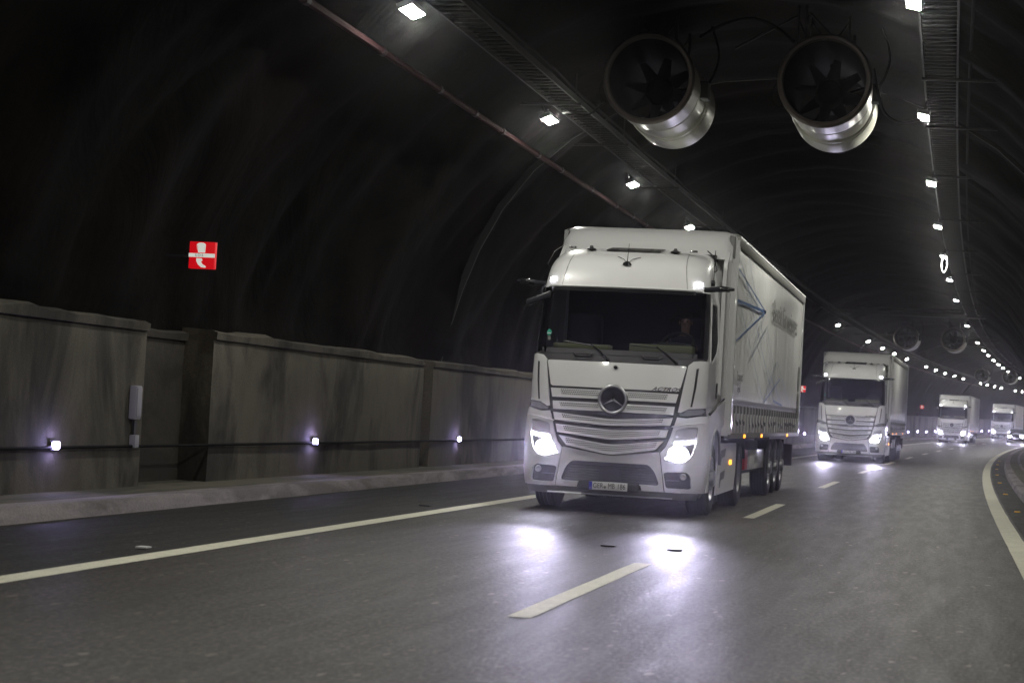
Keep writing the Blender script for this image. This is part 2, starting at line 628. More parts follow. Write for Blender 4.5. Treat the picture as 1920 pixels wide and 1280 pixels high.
edges = [-20, -8, 4, 14.6, 22.65]
for i, (a, b) in enumerate(zip(edges, edges[1:])):
    wall_panel(a, b - 0.02, seed=i)
# recess with its back wall and far jamb
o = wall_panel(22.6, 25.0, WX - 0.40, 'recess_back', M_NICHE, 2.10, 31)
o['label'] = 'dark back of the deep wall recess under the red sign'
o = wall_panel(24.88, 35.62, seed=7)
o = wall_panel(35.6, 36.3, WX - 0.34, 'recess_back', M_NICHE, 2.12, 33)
y = 36.28
i = 9
while y < YF:
    b = min(y + 11.6, YF)
    wall_panel(y, b - 0.03, seed=i)
    if y > 60 and i % 3 == 0:
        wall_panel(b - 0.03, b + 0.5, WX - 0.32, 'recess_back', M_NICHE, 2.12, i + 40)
        b += 0.5
    y = b
    i += 1
rwall = empty('concrete_wall', P(2.9, 60, 0.15))
tag(rwall, 'low grey concrete wall behind the inner walkway of the bend', 'wall')
for i in range(37):
    a = YN + i * 12.3
    bm = sweep(bm_new(), [(2.9, 0.1), (2.9, 2.1), (3.3, 2.12), (3.3, 0.1)], a, min(a + 12.27, YF), 3.0, closed=True)
    o = obj('wall_panel', bm, M_WALL, rwall, smooth=0)
    o.data.transform(Matrix.Translation(-rwall.location))

# cable along the wall
cable = []
bm = bm_new()
pts = []
for y in ys(-18, 300, 1.5):
    xx = WX + 0.035
    zz = 0.64 + 0.010 * noise.noise(Vector((y * 0.5, 1, 0)))
    pts.append(P(xx, y, zz))
tube(bm, pts, 0.020, 6)
tag(obj('wall_cable', bm, M_CABLE), 'black cable running along the foot of the concrete wall', 'cable')

# small violet guide lights on the wall
gl_src = None
for k in range(-3, 31):
    y = 20.17 + 9.08 * k
    if y > 290:
        break
    a = P(WX + 0.03, y, 0.665)
    t = empty('guide_light', a, head(y))
    near = [''] * 0
    if k in (0, 1, 2):
        lab = {0: 'small violet wall light left of the white call box', 1: 'small violet wall light between the deep recess and the narrow recess',
               2: 'small violet wall light nearest to the front truck past the narrow recess'}[k]
        tag(t, lab, 'wall light', 'violet guide lights along the wall')
    else:
        tag(t, 'tiny violet wall light, %s past the front truck along the wall' % ('twenty-' + ORD[k - 23] if k > 22 else ORD[k - 3]) if k > 2 else 'violet wall light, %s before the one left of the call box' % ORD[-k - 1], 'wall light', 'violet guide lights along the wall')
    if gl_src is None:
        bm = box(bm_new(), 0.0, 0.012, -0.07, 0.07, -0.055, 0.055, 0.004)
        h = obj('housing', bm, M_DARK, t)
        bm = box(bm_new(), 0.014, 0.055, -0.045, 0.045, -0.038, 0.038, 0.008)
        g = obj('lens', bm, M_LED, t)
        gl_src = (h, g)
    else:
        share('housing', gl_src[0], t)
        share('lens', gl_src[1], t)

# ------------------------------------------------------------ vault
VC = -3.4
prof = [(-9.95, 0.0), (-9.93, 1.2), (-9.88, 2.15), (-9.75, 2.8), (-9.52, 3.6), (-9.2, 4.4), (-8.75, 5.2), (-8.15, 5.95), (-7.4, 6.6), (-6.5, 7.15), (-5.5, 7.55), (-4.5, 7.77), (-3.4, 7.85)]
prof = prof + [(2 * VC - x, z) for x, z in prof[-2::-1]]


def dens(p, n=3):
    out = []
    for a, b in zip(p, p[1:]):
        for k in range(n):
            out.append((a[0] + (b[0] - a[0]) * k / n, a[1] + (b[1] - a[1]) * k / n))
    return out + [p[-1]]


dp = dens(prof, 3)
bm = bm_new()
rows = []
yy = ys(YN, 110, 0.30) + ys(110, YF, 1.5)[1:]
nrm = []
for i, (x, z) in enumerate(dp):
    a = dp[max(0, i - 1)]
    b = dp[min(len(dp) - 1, i + 1)]
    tx, tz = b[0] - a[0], b[1] - a[1]
    L = math.hypot(tx, tz)
    nrm.append((-tz / L, tx / L))     # outward
for y in yy:
    row = []
    for i, (x, z) in enumerate(dp):
        s = i / len(dp)
        warp = 1.6 * noise.noise(Vector((s * 5, y * 0.10, 5)))
        f = noise.noise(Vector((s * 2.5, (y + warp) * 0.42, 0))) * 0.34
        r1 = 1 - abs(noise.noise(Vector((s * 3.5 + 7, (y + warp) * 0.62, 2))))
        f += (r1 ** 3) * 0.17 - 0.12
        f += 0.035 * noise.noise(Vector((s * 30, y * 1.4, 9)))
        f = f if z > 2.2 else f * 0.3
        f += 0.08
        row.append(bm.verts.new(P(x + nrm[i][0] * f, y, z + nrm[i][1] * f)))
    rows.append(row)
for a, b in zip(rows, rows[1:]):
    for k in range(len(dp) - 1):
        bm.faces.new((a[k], b[k], b[k + 1], a[k + 1]))
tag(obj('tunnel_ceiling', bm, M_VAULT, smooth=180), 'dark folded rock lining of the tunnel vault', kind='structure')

# thin pale arch joints
rib_src = None
for i, y in enumerate([38.2, 66, 96, 128, 160, 196, 235]):
    bm = bm_new()
    rows = []
    for (x, z), n_ in zip(dp, nrm):
        if z < 2.0:
            continue
        wv = 0.35 * (z / 7.8) * math.sin(z * 0.7)
        o1 = -0.02
        rows.append([bm.verts.new(P(x + n_[0] * o1 + n_[0] * 0.12, y + wv, z + n_[1] * 0.12)),
                     bm.verts.new(P(x - n_[0] * 0.03, y + wv, z - n_[1] * 0.03)),
                     bm.verts.new(P(x - n_[0] * 0.03, y + wv + 0.06, z - n_[1] * 0.03)),
                     bm.verts.new(P(x + n_[0] * 0.12, y + wv + 0.06, z + n_[1] * 0.12))])
    for a, b in zip(rows, rows[1:]):
        for k in range(4):
            bm.faces.new((a[k], a[(k + 1) % 4], b[(k + 1) % 4], b[k]))
    bmesh.ops.recalc_face_normals(bm, faces=bm.faces)
    labs = ['thin arched lining joint rising from the wall left of the front truck', 'second arched lining joint behind the front truck',
            'arched lining joint by the far ceiling beams', 'arched lining joint above the second truck', 'arched lining joint beyond the second truck',
            'arched lining joint near the third truck', 'farthest arched lining joint before the fourth truck']
    tag(obj('arch_joint', bm, mat('joint metal', (0.022, 0.022, 0.021), 0.7)), labs[i], 'arch joint', 'arched joints of the tunnel lining')

# ------------------------------------------------------------ lamps in two rows
LX, LZ = (-7.03, -0.68), (6.37, 6.55)
area = 0.17 * 0.66
lp = None
M_LAMP.node_tree.nodes['Principled BSDF'].inputs['Emission Strength'].default_value = LAMP_POWER / (math.pi * area)
names = {(0, 0): 'bright ceiling lamp at the top edge above the red pipe', (0, 1): 'bright ceiling lamp beside the pair of jet fans, nearest to them on the pipe side',
         (0, 2): 'ceiling lamp above the front truck, second one down from the jet fan', (0, 3): 'ceiling lamp just over the roof of the front truck',
         (1, 0): 'ceiling lamp cut by the top edge of the photo under the cable ladder', (1, 1): 'ceiling lamp next to the jet fans on the cable ladder side',
         (1, 2): 'ceiling lamp below the jet fans on the cable ladder side', (1, 3): 'small ceiling lamp between two others under the inner cable ladder',
         (1, 4): 'ceiling lamp with a hanging cable loop under it'}
for r in range(2):
    seq = [-11.5, -2.4, 6.7, 15.8, 24.9, 34.0, 43.1, 52.2, 61.1, 70.5] + ([102, 121, 131.5, 141, 152, 171, 181, 191.5, 202, 213, 235, 244, 254, 263, 283, 293] if r == 0
                                                                  else [81.5, 101, 120, 131.5, 140, 150, 159, 168, 178, 200, 211, 221, 231, 242, 252])
    for k, y in enumerate(seq, -4):
        z_ = LZ[r] - (0.0013 * max(0, y - 25) if r else 0.03 * min(4, max(0, k)))
        a = P(LX[r], y, z_)
        t = empty('ceiling_lamp', a, head(y))
        t.rotation_euler = (0, R(11) if r else R(-22), head(y))
        g = ('ceiling lamps over the truck lane', 'ceiling lamps over the inner lane')[r]
        if k < 0:
            lab_ = ('ceiling lamp over the truck lane, %s before the topmost visible one', 'ceiling lamp over the inner lane, %s before the topmost visible one')[r] % ORD[-k - 1]
        elif r == 0:
            lab_ = 'ceiling lamp hidden behind the front truck, %s past its cab roof' % ORD[k - 4] if k < 6 else 'ceiling lamp over the truck lane, %s one visible past the front truck' % ORD[k - 6]
        else:
            lab_ = 'ceiling lamp of the inner row, %s one past the lamp with the cable loop' % ORD[max(0, k - 5)]
        tag(t, names.get((r, k), lab_), 'lamp', g)
        if lp is None:
            bm = bm_new()
            box(bm, -0.105, 0.105, -0.37, 0.37, 0.0, 0.08, 0.02)
            h = obj('housing', bm, M_LAMPBODY, t)
            bm = bm_new()
            bm.faces.new([bm.verts.new(p) for p in ((-0.085, 0.33, -0.004), (0.085, 0.33, -0.004), (0.085, -0.33, -0.004), (-0.085, -0.33, -0.004))])
            d = obj('diffuser', bm, M_LAMP, t)
            b = obj('bracket', box(bm_new(), -0.012, 0.012, -0.262, -0.238, 0.075, 0.24), M_GALV, t)
            b2 = obj('bracket', box(bm_new(), -0.012, 0.012, 0.238, 0.262, 0.075, 0.24), M_GALV, t)
            lp = (h, d, b, b2)
        else:
            share('housing', lp[0], t)
            share('diffuser', lp[1], t)
            share('bracket', lp[2], t)
            share('bracket', lp[3], t)

# ------------------------------------------------------------ cable ladders above the lamps
for r in range(2):
    x0, z0 = LX[r], LZ[r] + 0.24
    L = empty('cable_ladder', P(x0, 30, z0))
    tag(L, ('long cable ladder above the lamps over the truck lane', 'long cable ladder above the lamps over the inner lane')[r], 'cable ladder')
    off = Vector(L.location)

    def add(nm, bm, m, lab=None, kind=None):
        o = obj(nm, bm, m, L, smooth=0 if nm == 'rung' else 35, kind=kind)
        o.data.transform(Matrix.Translation(-off))
        return o
    for sx in (0.02, 0.52):
        bm = bm_new()
        sweep(bm, [(x0 + sx, z0), (x0 + sx + 0.03, z0), (x0 + sx + 0.03, z0 + 0.10), (x0 + sx, z0 + 0.10)], YN, 300, 3.0, closed=True)
        add('side_rail', bm, M_GALV)
    bm = bm_new()
    tube(bm, [P(x0 + 0.72, y, z0 + 0.04 + 0.02 * math.sin(y * 0.9)) for y in ys(YN, 300, 1.5)], 0.022, 6)
    add('power_cable', bm, M_CABLE)
    rs = None
    for k in range(150):
        y = 17 + 0.30 * k
        if rs is None:
            bm = box(bm_new(), x0 + 0.05, x0 + 0.52, -0.018, 0.018, 0.02, 0.045)
            rs = obj('rung', bm, M_GALV, L, smooth=0)
            rs.data.transform(Matrix.Translation((-x0, 0, 0)))
            o = rs
        else:
            o = share('rung', rs, L)
        a = P(x0, y, z0) - off
        o.location = a
        o.rotation_euler = (0, 0, head(y))
    bm = bm_new()
    for k in range(150, 800):
        y = 17 + 0.30 * k
        a = P(x0, y, z0)
        box(bm, a.x + 0.05, a.x + 0.52, a.y - 0.018, a.y + 0.018, a.z + 0.02, a.z + 0.045)
    add('rung', bm, M_GALV, kind='stuff')
    # support rods out to the vault
    for k in range(18):
        y = 31.6 + (5.05 if k < 2 else 9.1) * k - (0 if k < 2 else 6) + (2.1 if r == 0 else 0)
        bm = bm_new()
        xe = -9.6 if r == 0 else 2.6
        zz = z0 - 0.02
        # end on the vault at this height
        if r == 0:
            xe = -7.55
            tube(bm, [P(x0 + 0.6, y, zz), P(-8.0, y, zz - 0.02)], 0.028, 6)
        else:
            tube(bm, [P(x0, y, zz), P(0.95, y, zz - 0.02)], 0.028, 6)
        for sx in (0.03, 0.5):
            tube(bm, [P(x0 + sx, y, zz), P(x0 + sx, y, zz + 1.0)], 0.012, 5)
        o = add('support_rod', bm, M_CHASSIS)

# red pipe with couplings
pipe = empty('fire_water_pipe', P(-7.7, 30, 6.04))
tag(pipe, 'brownish red water pipe clamped along the vault above the wall', 'pipe')
off = Vector(pipe.location)
y = 10.0
k = 0
lens_ = [3.1, 2.3, 2.0, 3.0, 2.2, 3.3]
while y < 250:
    L_ = lens_[k % 6] if y < 70 else 6.0
    bm = tube(bm_new(), [P(-7.7, v, 6.035) for v in (y, y + L_ / 2, y + L_ - 0.04)], 0.052, 8)
    o = obj('pipe_section', bm, M_RED, pipe)
    o.data.transform(Matrix.Translation(-off))
    bm = tube(bm_new(), [P(-7.7, y + L_ - 0.08, 6.035), P(-7.7, y + L_ + 0.06, 6.035)], 0.064, 8)
    o = obj('coupling', bm, M_COUPLE, pipe)
    o.data.transform(Matrix.Translation(-off))
    y += L_
    k += 1

# far ceiling beams and thin cross bars
for (y, h_, lab) in ((99, 0.20, 'thick grey ceiling beam spanning the tunnel above the second truck'), (122, 0.07, 'thin ceiling bar behind the thick beam'), (101, 0.05, 'thin dark bar right behind the thick ceiling beam')):
    bm = bm_new()
    a = P(-9.0, y, 6.72)
    b = P(2.2, y, 6.72)
    if h_ > 0.1:
        box(bm, a.x + 0.8, b.x - 0.8, y - 0.08, y + 0.08, a.z, a.z + h_, 0.01)
        tag(obj('ceiling_beam', bm, mat('beam steel', (0.17, 0.17, 0.165), 0.5, 0.3)), lab, 'beam')
    else:
        box(bm, a.x + 0.8, b.x - 0.8, y - 0.03, y + 0.03, a.z + (0.45 if y < 110 else 0), a.z + (0.45 if y < 110 else 0) + h_, 0.005)
        tag(obj('ceiling_beam', bm, M_GALV if y > 110 else M_CHASSIS), lab, 'beam')


# ------------------------------------------------------------ jet fans
def make_fan(loc, rz, lab, grp):
    t = empty('jet_fan', loc, rz)
    tag(t, lab, 'fan', grp)
    bm = bm_new()
    # outer casing: silencer, waist with bands, silencer
    pr = [(0.645, 0.0), (0.70, 0.03), (0.70, 0.86), (0.69, 0.885), (0.66, 0.90), (0.66, 1.02), (0.685, 1.03), (0.685, 1.10), (0.66, 1.12), (0.66, 1.95),
          (0.685, 1.97), (0.685, 2.03), (0.66, 2.05), (0.66, 2.12), (0.69, 2.14), (0.70, 2.2), (0.70, 3.0), (0.66, 3.04), (0.60, 3.04), (0.60, 2.2),
          (0.565, 1.9), (0.565, 1.0), (0.59, 0.6), (0.63, 0.06)]
    lathe(bm, pr, 56, 'Y', close=True)
    for f in bm.faces:
        c = f.calc_center_median()
        if math.hypot(c.x, c.z) < 0.642:
            f.material_index = 1
    o = obj('casing', bm, [M_FAN, M_FANIN], t, smooth=30)
    bm = lathe(bm_new(), [(0.628, 0.02), (0.645, -0.045), (0.690, -0.055), (0.725, -0.02), (0.725, 0.05), (0.702, 0.07), (0.66, 0.05)], 56, 'Y', close=True)
    obj('inlet_ring', bm, M_FANRIM, t, smooth=50)
    bm = lathe(bm_new(), [(0.02, 1.02), (0.12, 1.03), (0.19, 1.08), (0.225, 1.18), (0.235, 1.35), (0.235, 1.9), (0.15, 2.1)], 28, 'Y')
    hub = obj('hub', bm, M_FANIN, t)
    src = None
    for k in range(8):
        if src is None:
            bm = bm_new()
            rws = []
            for j in range(7):
                rr = 0.22 + (0.55 - 0.22) * j / 6
                ch = 0.125 - 0.03 * j / 6
                tw = R(58 - 26 * j / 6)
                row = []
                for s, th in ((-1, 0.002), (-0.5, 0.014), (0.2, 0.013), (1, 0.002)):
                    for sg in ((1,) if s in (-1, 1) else (1,)):
                        xx = s * ch * math.sin(tw)
                        yy_ = s * ch * math.cos(tw)
                        row.append(bm.verts.new((xx + th * math.cos(tw), 1.28 + yy_ - th * math.sin(tw), rr)))
                for s, th in ((0.2, -0.010), (-0.5, -0.010)):
                    xx = s * ch * math.sin(tw)
                    yy_ = s * ch * math.cos(tw)
                    row.append(bm.verts.new((xx + th * math.cos(tw), 1.28 + yy_ - th * math.sin(tw), rr)))
                rws.append(row)
            for a, b in zip(rws, rws[1:]):
                for m_ in range(6):
                    bm.faces.new((a[m_], a[(m_ + 1) % 6], b[(m_ + 1) % 6], b[m_]))
            bm.faces.new(rws[0][::-1])
            bm.faces.new(rws[-1])
            bmesh.ops.recalc_face_normals(bm, faces=bm.faces)
            src = obj('blade', bm, M_BLADE, t)
            o = src
        else:
            o = share('blade', src, t)
        o.rotation_euler = (0, R(45 * k + 11), 0)
    # guide vanes and a back plate letting little light through
    bm = bm_new()
    for k in range(5):
        a = R(72 * k + 20)
        tube(bm, [(0.2 * math.cos(a), 1.75, 0.2 * math.sin(a)), (0.57 * math.cos(a), 1.75, 0.57 * math.sin(a))], 0.022, 6)
    obj('guide_vane', bm, M_FANIN, t)
    for yy_ in (0.75, 2.3):
        bm = bm_new()
        for sx in (-1, 1):
            tube(bm, [(sx * 0.30, yy_, 0.64), (sx * 0.30, yy_, 1.15)], 0.028, 6)
            tube(bm, [(sx * 0.30, yy_, 1.08), (0.05 * sx, yy_, 0.70)], 0.018, 6)
        box(bm, -0.34, 0.34, yy_ - 0.03, yy_ + 0.03, 0.66, 0.72)
        obj('hanger', bm, M_CHASSIS, t)
    bm = bm_new()
    box(bm, 0.66, 0.80, 1.1, 1.45, -0.12, 0.16, 0.02)
    obj('terminal_box', bm, M_GALV, t)
    bm = tube(bm_new(), curve([(0.74, 1.3, 0.10), (0.86, 1.3, 0.30), (0.92, 1.35, 0.65), (0.78, 1.4, 1.1)]), 0.02, 6)
    obj('fan_cable', bm, M_CABLE, t)
    bm = tube(bm_new(), curve([(-0.70, 0.1, 0.02), (-0.78, 0.12, -0.10), (-0.80, 0.16, -0.28), (-0.72, 0.2, -0.38), (-0.62, 0.24, -0.34), (-0.60, 0.3, -0.22)]), 0.008, 5)
    obj('sensor_cable', bm, M_CABLE, t)
    return t


fanA = make_fan(P(-4.86, 31, 6.60), 0, 'jet fan on the pipe side of the near pair under the vault', 'jet fans in pairs under the vault')
fanB = copy_tree(fanA)
fanB.location = P(-2.13, 31, 6.61)
tag(fanB, 'jet fan on the cable ladder side of the near pair under the vault')
for (y, nm) in ((121, 'far pair above the second truck'), (208, 'distant pair above the third truck')):
    for x, side in ((-4.86, 'pipe side'), (-2.13, 'ladder side')):
        f = copy_tree(fanA)
        f.location = P(x, y, 6.60)
        f.rotation_euler = (0, 0, head(y))
        tag(f, 'small jet fan on the %s of the %s' % (side, nm))

# loose cables and truss between the near fans
bm = bm_new()
tube(bm, curve([P(-4.15, 31.5, 7.35), P(-3.75, 31.4, 7.55), P(-3.3, 31.2, 7.60), P(-2.9, 31.0, 7.42), P(-2.62, 30.9, 7.18)]), 0.028, 6)
tag(obj('fan_feed_cable', bm, M_CABLE), 'thick black cable arching between the two near jet fans', 'cable')
bm = bm_new()
tube(bm, curve([P(-1.42, 31.5, 6.9), P(-1.33, 31.4, 6.5), P(-1.2, 31.2, 6.15), P(-0.95, 31.6, 6.08), P(-0.72, 33.0, 6.35)]), 0.026, 6)
tag(obj('fan_feed_cable', bm, M_CABLE), 'black cable sagging from the near jet fan to the ceiling lamp', 'cable')
bm = bm_new()
tube(bm, curve([P(-5.56, 31.2, 6.25), P(-5.9, 31.6, 6.10), P(-6.3, 32.2, 6.22), P(-6.7, 33.5, 6.4)]), 0.018, 6)
tag(obj('fan_feed_cable', bm, M_CABLE), 'thin cable from the pipe side jet fan to the lamp row', 'cable')
tr = empty('ceiling_truss', P(-2.6, 31.6, 7.3))
tag(tr, 'dark steel strut frame hanging from the vault above the near jet fan', 'truss')
for a, b in (((-2.62, 7.25), (-2.62, 7.9)), ((-2.5, 7.25), (-2.5, 7.9)), ((-2.6, 7.75), (-3.6, 7.2)), ((-2.45, 7.78), (-1.95, 7.28)), ((-2.6, 7.62), (-2.5, 7.4))):
    bm = tube(bm_new(), [P(a[0], 31.6, a[1]) - tr.location, P(b[0], 31.6, b[1]) - tr.location], 0.02, 6)
    obj('strut', bm, M_CHASSIS, tr)
a = P(-0.68 + 0.02, 61.2, 6.5)
bm = tube(bm_new(), curve([a + Vector((-0.06, 0, 0)), a + Vector((-0.07, 0, -0.30)), a + Vector((0.0, 0, -0.46)), a + Vector((0.08, 0, -0.30)), a + Vector((0.08, 0, 0))]), 0.018, 6)
tag(obj('cable_loop', bm, mat('pale cable', (0.5, 0.5, 0.48), 0.5)), 'pale cable loop hanging below a lamp of the inner row', 'cable')


# ------------------------------------------------------------ emergency sign and call boxes
def text_mesh(name, s, size, m, parent, loc, rot, depth=0.001, sx=1.0, align='CENTER', shear=0.0):
    cu = bpy.data.curves.new(name, 'FONT')
    cu.body = s
    cu.size = size
    cu.extrude = depth
    cu.align_x = align
    cu.align_y = 'CENTER'
    cu.shear = shear
    cu.materials.append(m)
    tmp_ = bpy.data.objects.new(name, cu)
    COL.objects.link(tmp_)
    dg_ = bpy.context.evaluated_depsgraph_get()
    me_ = bpy.data.meshes.new_from_object(tmp_.evaluated_get(dg_))
    bpy.data.objects.remove(tmp_)
    o = bpy.data.objects.new(name, me_)
    COL.objects.link(o)
    o.parent = parent
    o.location = loc
    o.rotation_euler = rot
    o.scale = (sx, 1, 1)
    return o


def flat(bm, pts, y, t=0.004, mi=0):
    """outline in x,z at depth y, thickness t towards the viewer"""
    a = [bm.verts.new((x, y, z)) for x, z in pts]
    b = [bm.verts.new((x, y - t, z)) for x, z in pts]
    bm.faces.new(a)
    bm.faces.new(b[::-1])
    n = len(pts)
    for k in range(n):
        bm.faces.new((a[k], b[k], b[(k + 1) % n], a[(k + 1) % n]))
    bmesh.ops.recalc_face_normals(bm, faces=bm.faces)
    return bm


def make_sign(loc, rz, lab):
    t = empty('emergency_sign', loc, rz)
    tag(t, lab, 'sign', 'red emergency signs on the wall')
    w = 0.185
    t.scale = (0.88, 0.88, 0.88)
    obj('sign_box', box(bm_new(), -w, w, 0, 0.09, -w, w, 0.008), [M_SIGNRED], t)
    obj('white_band', box(bm_new(), -w - 0.004, w + 0.004, -0.006, 0.004, -0.028, 0.024, 0.0), M_SIGNWHITE, t)
    bm = flat(bm_new(), [(-0.05, 0.035), (0.048, 0.035), (0.052, 0.14), (0.048, 0.155), (0.02, 0.17), (-0.03, 0.172), (-0.055, 0.165), (-0.078, 0.145), (-0.07, 0.08)], -0.002)
    obj('extinguisher_symbol', bm, M_SIGNWHITE, t, smooth=0)
    bm = flat(bm_new(), [(-0.055, 0.04), (-0.058, 0.14), (-0.066, 0.138), (-0.062, 0.07)], -0.007, 0.002)
    obj('extinguisher_hose', bm, M_SIGNRED, t, smooth=0)
    bm = flat(bm_new(), [(-0.075, -0.042), (0.005, -0.045), (0.018, -0.075), (-0.006, -0.085), (0.02, -0.125), (0.062, -0.145), (0.072, -0.165), (0.058, -0.172), (0.0, -0.165), (-0.045, -0.13), (-0.072, -0.085)], -0.002)
    obj('handset_symbol', bm, M_SIGNWHITE, t, smooth=0)
    text_mesh('sos_lettering', 'S.O.S.', 0.050, M_SIGNINK, t, (-0.03, -0.0075, -0.002), (R(90), 0, 0), 0.0005, 1.1)
    obj('wall_arm', box(bm_new(), -0.55, -w, 0.03, 0.06, -0.03, 0.0), M_CHASSIS, t)
    return t


sg = make_sign(P(-8.93, 22.9, 2.975), 0, 'square red lit sign with extinguisher and handset above the wall recess')
for y, x, z, lab in ((104, None, 3.0, 'small red lit sign beside the second truck'), (190, None, 3.0, 'tiny red lit sign in front of the third truck')):
    c = copy_tree(sg)
    c.location = P(-8.86, y, z)
    c.rotation_euler = (0, 0, head(y))
    tag(c, lab)
bx = empty('call_box', P(WX + 0.02, 22.30, 1.16))
tag(bx, 'white emergency call box on the wall at the edge of the recess', 'call box')
obj('box_body', box(bm_new(), -0.02, 0.07, -0.09, 0.09, -0.20, 0.20, 0.02), M_BOX, bx)
obj('box_door', box(bm_new(), 0.07, 0.078, -0.07, 0.07, -0.17, 0.17, 0.006), M_BOX, bx)
bx = empty('call_box', P(WX + 0.02, 22.34, 0.70))
tag(bx, 'small white box under the emergency call box by the recess', 'call box')
obj('box_body', box(bm_new(), -0.02, 0.06, -0.06, 0.06, -0.075, 0.075, 0.012), M_BOX, bx)
obj('box_stem', box(bm_new(), 0.0, 0.025, -0.03, 0.03, 0.075, 0.25), M_DARK, bx)

# ============================================================ THE TRUCK
# local frame: x to the picture's right, y away from the viewer (0 = bumper), z up


def lerp(tab, z):
    if z <= tab[0][0]:
        return tab[0][1]
    for (a, va), (b, vb) in zip(tab, tab[1:]):
        if z <= b:
            f = (z - a) / (b - a)
            return va + (vb - va) * f
    return tab[-1][1]


def smooth_tab(tab):
    # catmull-rom sampled
    out = []
    n = len(tab)
    for i in range(n - 1):
        p0, p1, p2, p3 = tab[max(0, i - 1)], tab[i], tab[i + 1], tab[min(n - 1, i + 2)]
        for k in range(8):
            t_ = k / 8
            z = p1[0] + (p2[0] - p1[0]) * t_
            m1 = (p2[1] - p0[1]) / max(1e-6, p2[0] - p0[0]) * (p2[0] - p1[0])
            m2 = (p3[1] - p1[1]) / max(1e-6, p3[0] - p1[0]) * (p2[0] - p1[0])
            h = (2 * t_ ** 3 - 3 * t_ ** 2 + 1) * p1[1] + (t_ ** 3 - 2 * t_ ** 2 + t_) * m1 + (-2 * t_ ** 3 + 3 * t_ ** 2) * p2[1] + (t_ ** 3 - t_ ** 2) * m2
            out.append((z, h))
    out.append(tab[-1])
    return out


BT = smooth_tab([(0.22, 0.10), (0.36, 0.05), (0.8, 0.02), (1.3, 0.04), (1.6, 0.065), (2.0, 0.12), (2.15, 0.16), (2.6, 0.27), (3.03, 0.40), (3.15, 0.44), (3.32, 0.53), (3.45, 0.66), (3.56, 0.88), (3.62, 1.10), (3.66, 1.4)])
WT = smooth_tab([(0.22, 1.18), (0.4, 1.225), (0.8, 1.25), (1.3, 1.235), (1.45, 1.19), (1.7, 1.19), (2.1, 1.185), (2.6, 1.17), (3.03, 1.15), (3.15, 1.14), (3.35, 1.125), (3.5, 1.09), (3.58, 1.04), (3.62, 1.01), (3.66, 0.96)])
RT = smooth_tab([(0.22, 0.30), (1.3, 0.34), (2.0, 0.30), (3.03, 0.27), (3.3, 0.36), (3.5, 0.5), (3.66, 0.6)])


def surf(u, z):
    w, r, b = lerp(WT, z), lerp(RT, z), lerp(BT, z)
    x0 = w - r
    au = abs(u)
    bulge = lambda x: 0.055 * (x / 0.9) ** 2
    if au <= x0:
        x, y = au, bulge(au)
    else:
        th = (au - x0) / r
        if th < math.pi / 2:
            x = x0 + r * math.sin(th)
            y = bulge(x0) + r * (1 - math.cos(th)) + 0.04 * math.sin(th)
        else:
            x = w
            y = bulge(x0) + r + 0.04 + (au - x0 - r * math.pi / 2)
    return Vector((x if u >= 0 else -x, y + b, z))


def umax(z, yback):
    w, r, b = lerp(WT, z), lerp(RT, z), lerp(BT, z)
    x0 = w - r
    return x0 + r * math.pi / 2 + max(0.0, yback - b - 0.055 * (x0 / 0.9) ** 2 - r - 0.04)


def x2u(x, z):
    w, r = lerp(WT, z), lerp(RT, z)
    x0 = w - r
    ax = abs(x)
    if ax > x0:
        ax = x0 + r * math.asin(min(1.0, (ax - x0) / r))
    return math.copysign(ax, x)


def snorm(u, z):
    e = 0.004
    a = surf(u + e, z) - surf(u - e, z)
    b = surf(u, z + e) - surf(u, z - e)
    n = a.cross(b)
    n.normalize()
    if n.y > 0 and abs(n.y) > abs(n.x):
        n = -n
    if (n.x > 0) != (u > 0) and abs(n.x) > 0.3:
        n = -n
    return n


def densify(loop, step):
    out = []
    for i, a in enumerate(loop):
        b = loop[(i + 1) % len(loop)]
        L = math.hypot(b[0] - a[0], b[1] - a[1])
        n = max(1, int(L / step))
        for k in range(n):
            out.append((a[0] + (b[0] - a[0]) * k / n, a[1] + (b[1] - a[1]) * k / n))
    return out


def rounded(loop, r, n=4):
    """round the corners of a polygon"""
    out = []
    m = len(loop)
    for i in range(m):
        p = Vector(loop[i])
        a = Vector(loop[i - 1])
        b = Vector(loop[(i + 1) % m])
        d1 = (a - p)
        d2 = (b - p)
        rr = min(r, d1.length * 0.45, d2.length * 0.45)
        s, e = p + d1.normalized() * rr, p + d2.normalized() * rr
        for k in range(n + 1):
            t_ = k / n
            q_ = (1 - t_) ** 2 * s + 2 * t_ * (1 - t_) * p + t_ ** 2 * e
            out.append((q_.x, q_.y))
    return out


def fill_region(outer, holes, step):
    bm = bm_new()
    es = []
    for loop in [outer] + holes:
        vs = [bm.verts.new((x, z, 0)) for x, z in loop]
        es += [bm.edges.new((vs[k], vs[(k + 1) % len(vs)])) for k in range(len(vs))]
    bmesh.ops.triangle_fill(bm, use_beauty=True, use_dissolve=False, edges=es, normal=(0, 0, 1))
    xs = [p[0] for p in outer]
    zs = [p[1] for p in outer]
    v = min(xs) + step
    while v < max(xs):
        bmesh.ops.bisect_plane(bm, geom=bm.verts[:] + bm.edges[:] + bm.faces[:], plane_co=(v, 0, 0), plane_no=(1, 0, 0), dist=1e-5)
        v += step
    v = min(zs) + step
    while v < max(zs):
        bmesh.ops.bisect_plane(bm, geom=bm.verts[:] + bm.edges[:] + bm.faces[:], plane_co=(0, v, 0), plane_no=(0, 1, 0), dist=1e-5)
        v += step
    for f in bm.faces:
        if f.normal.z < 0:
            f.normal_flip()
    return bm


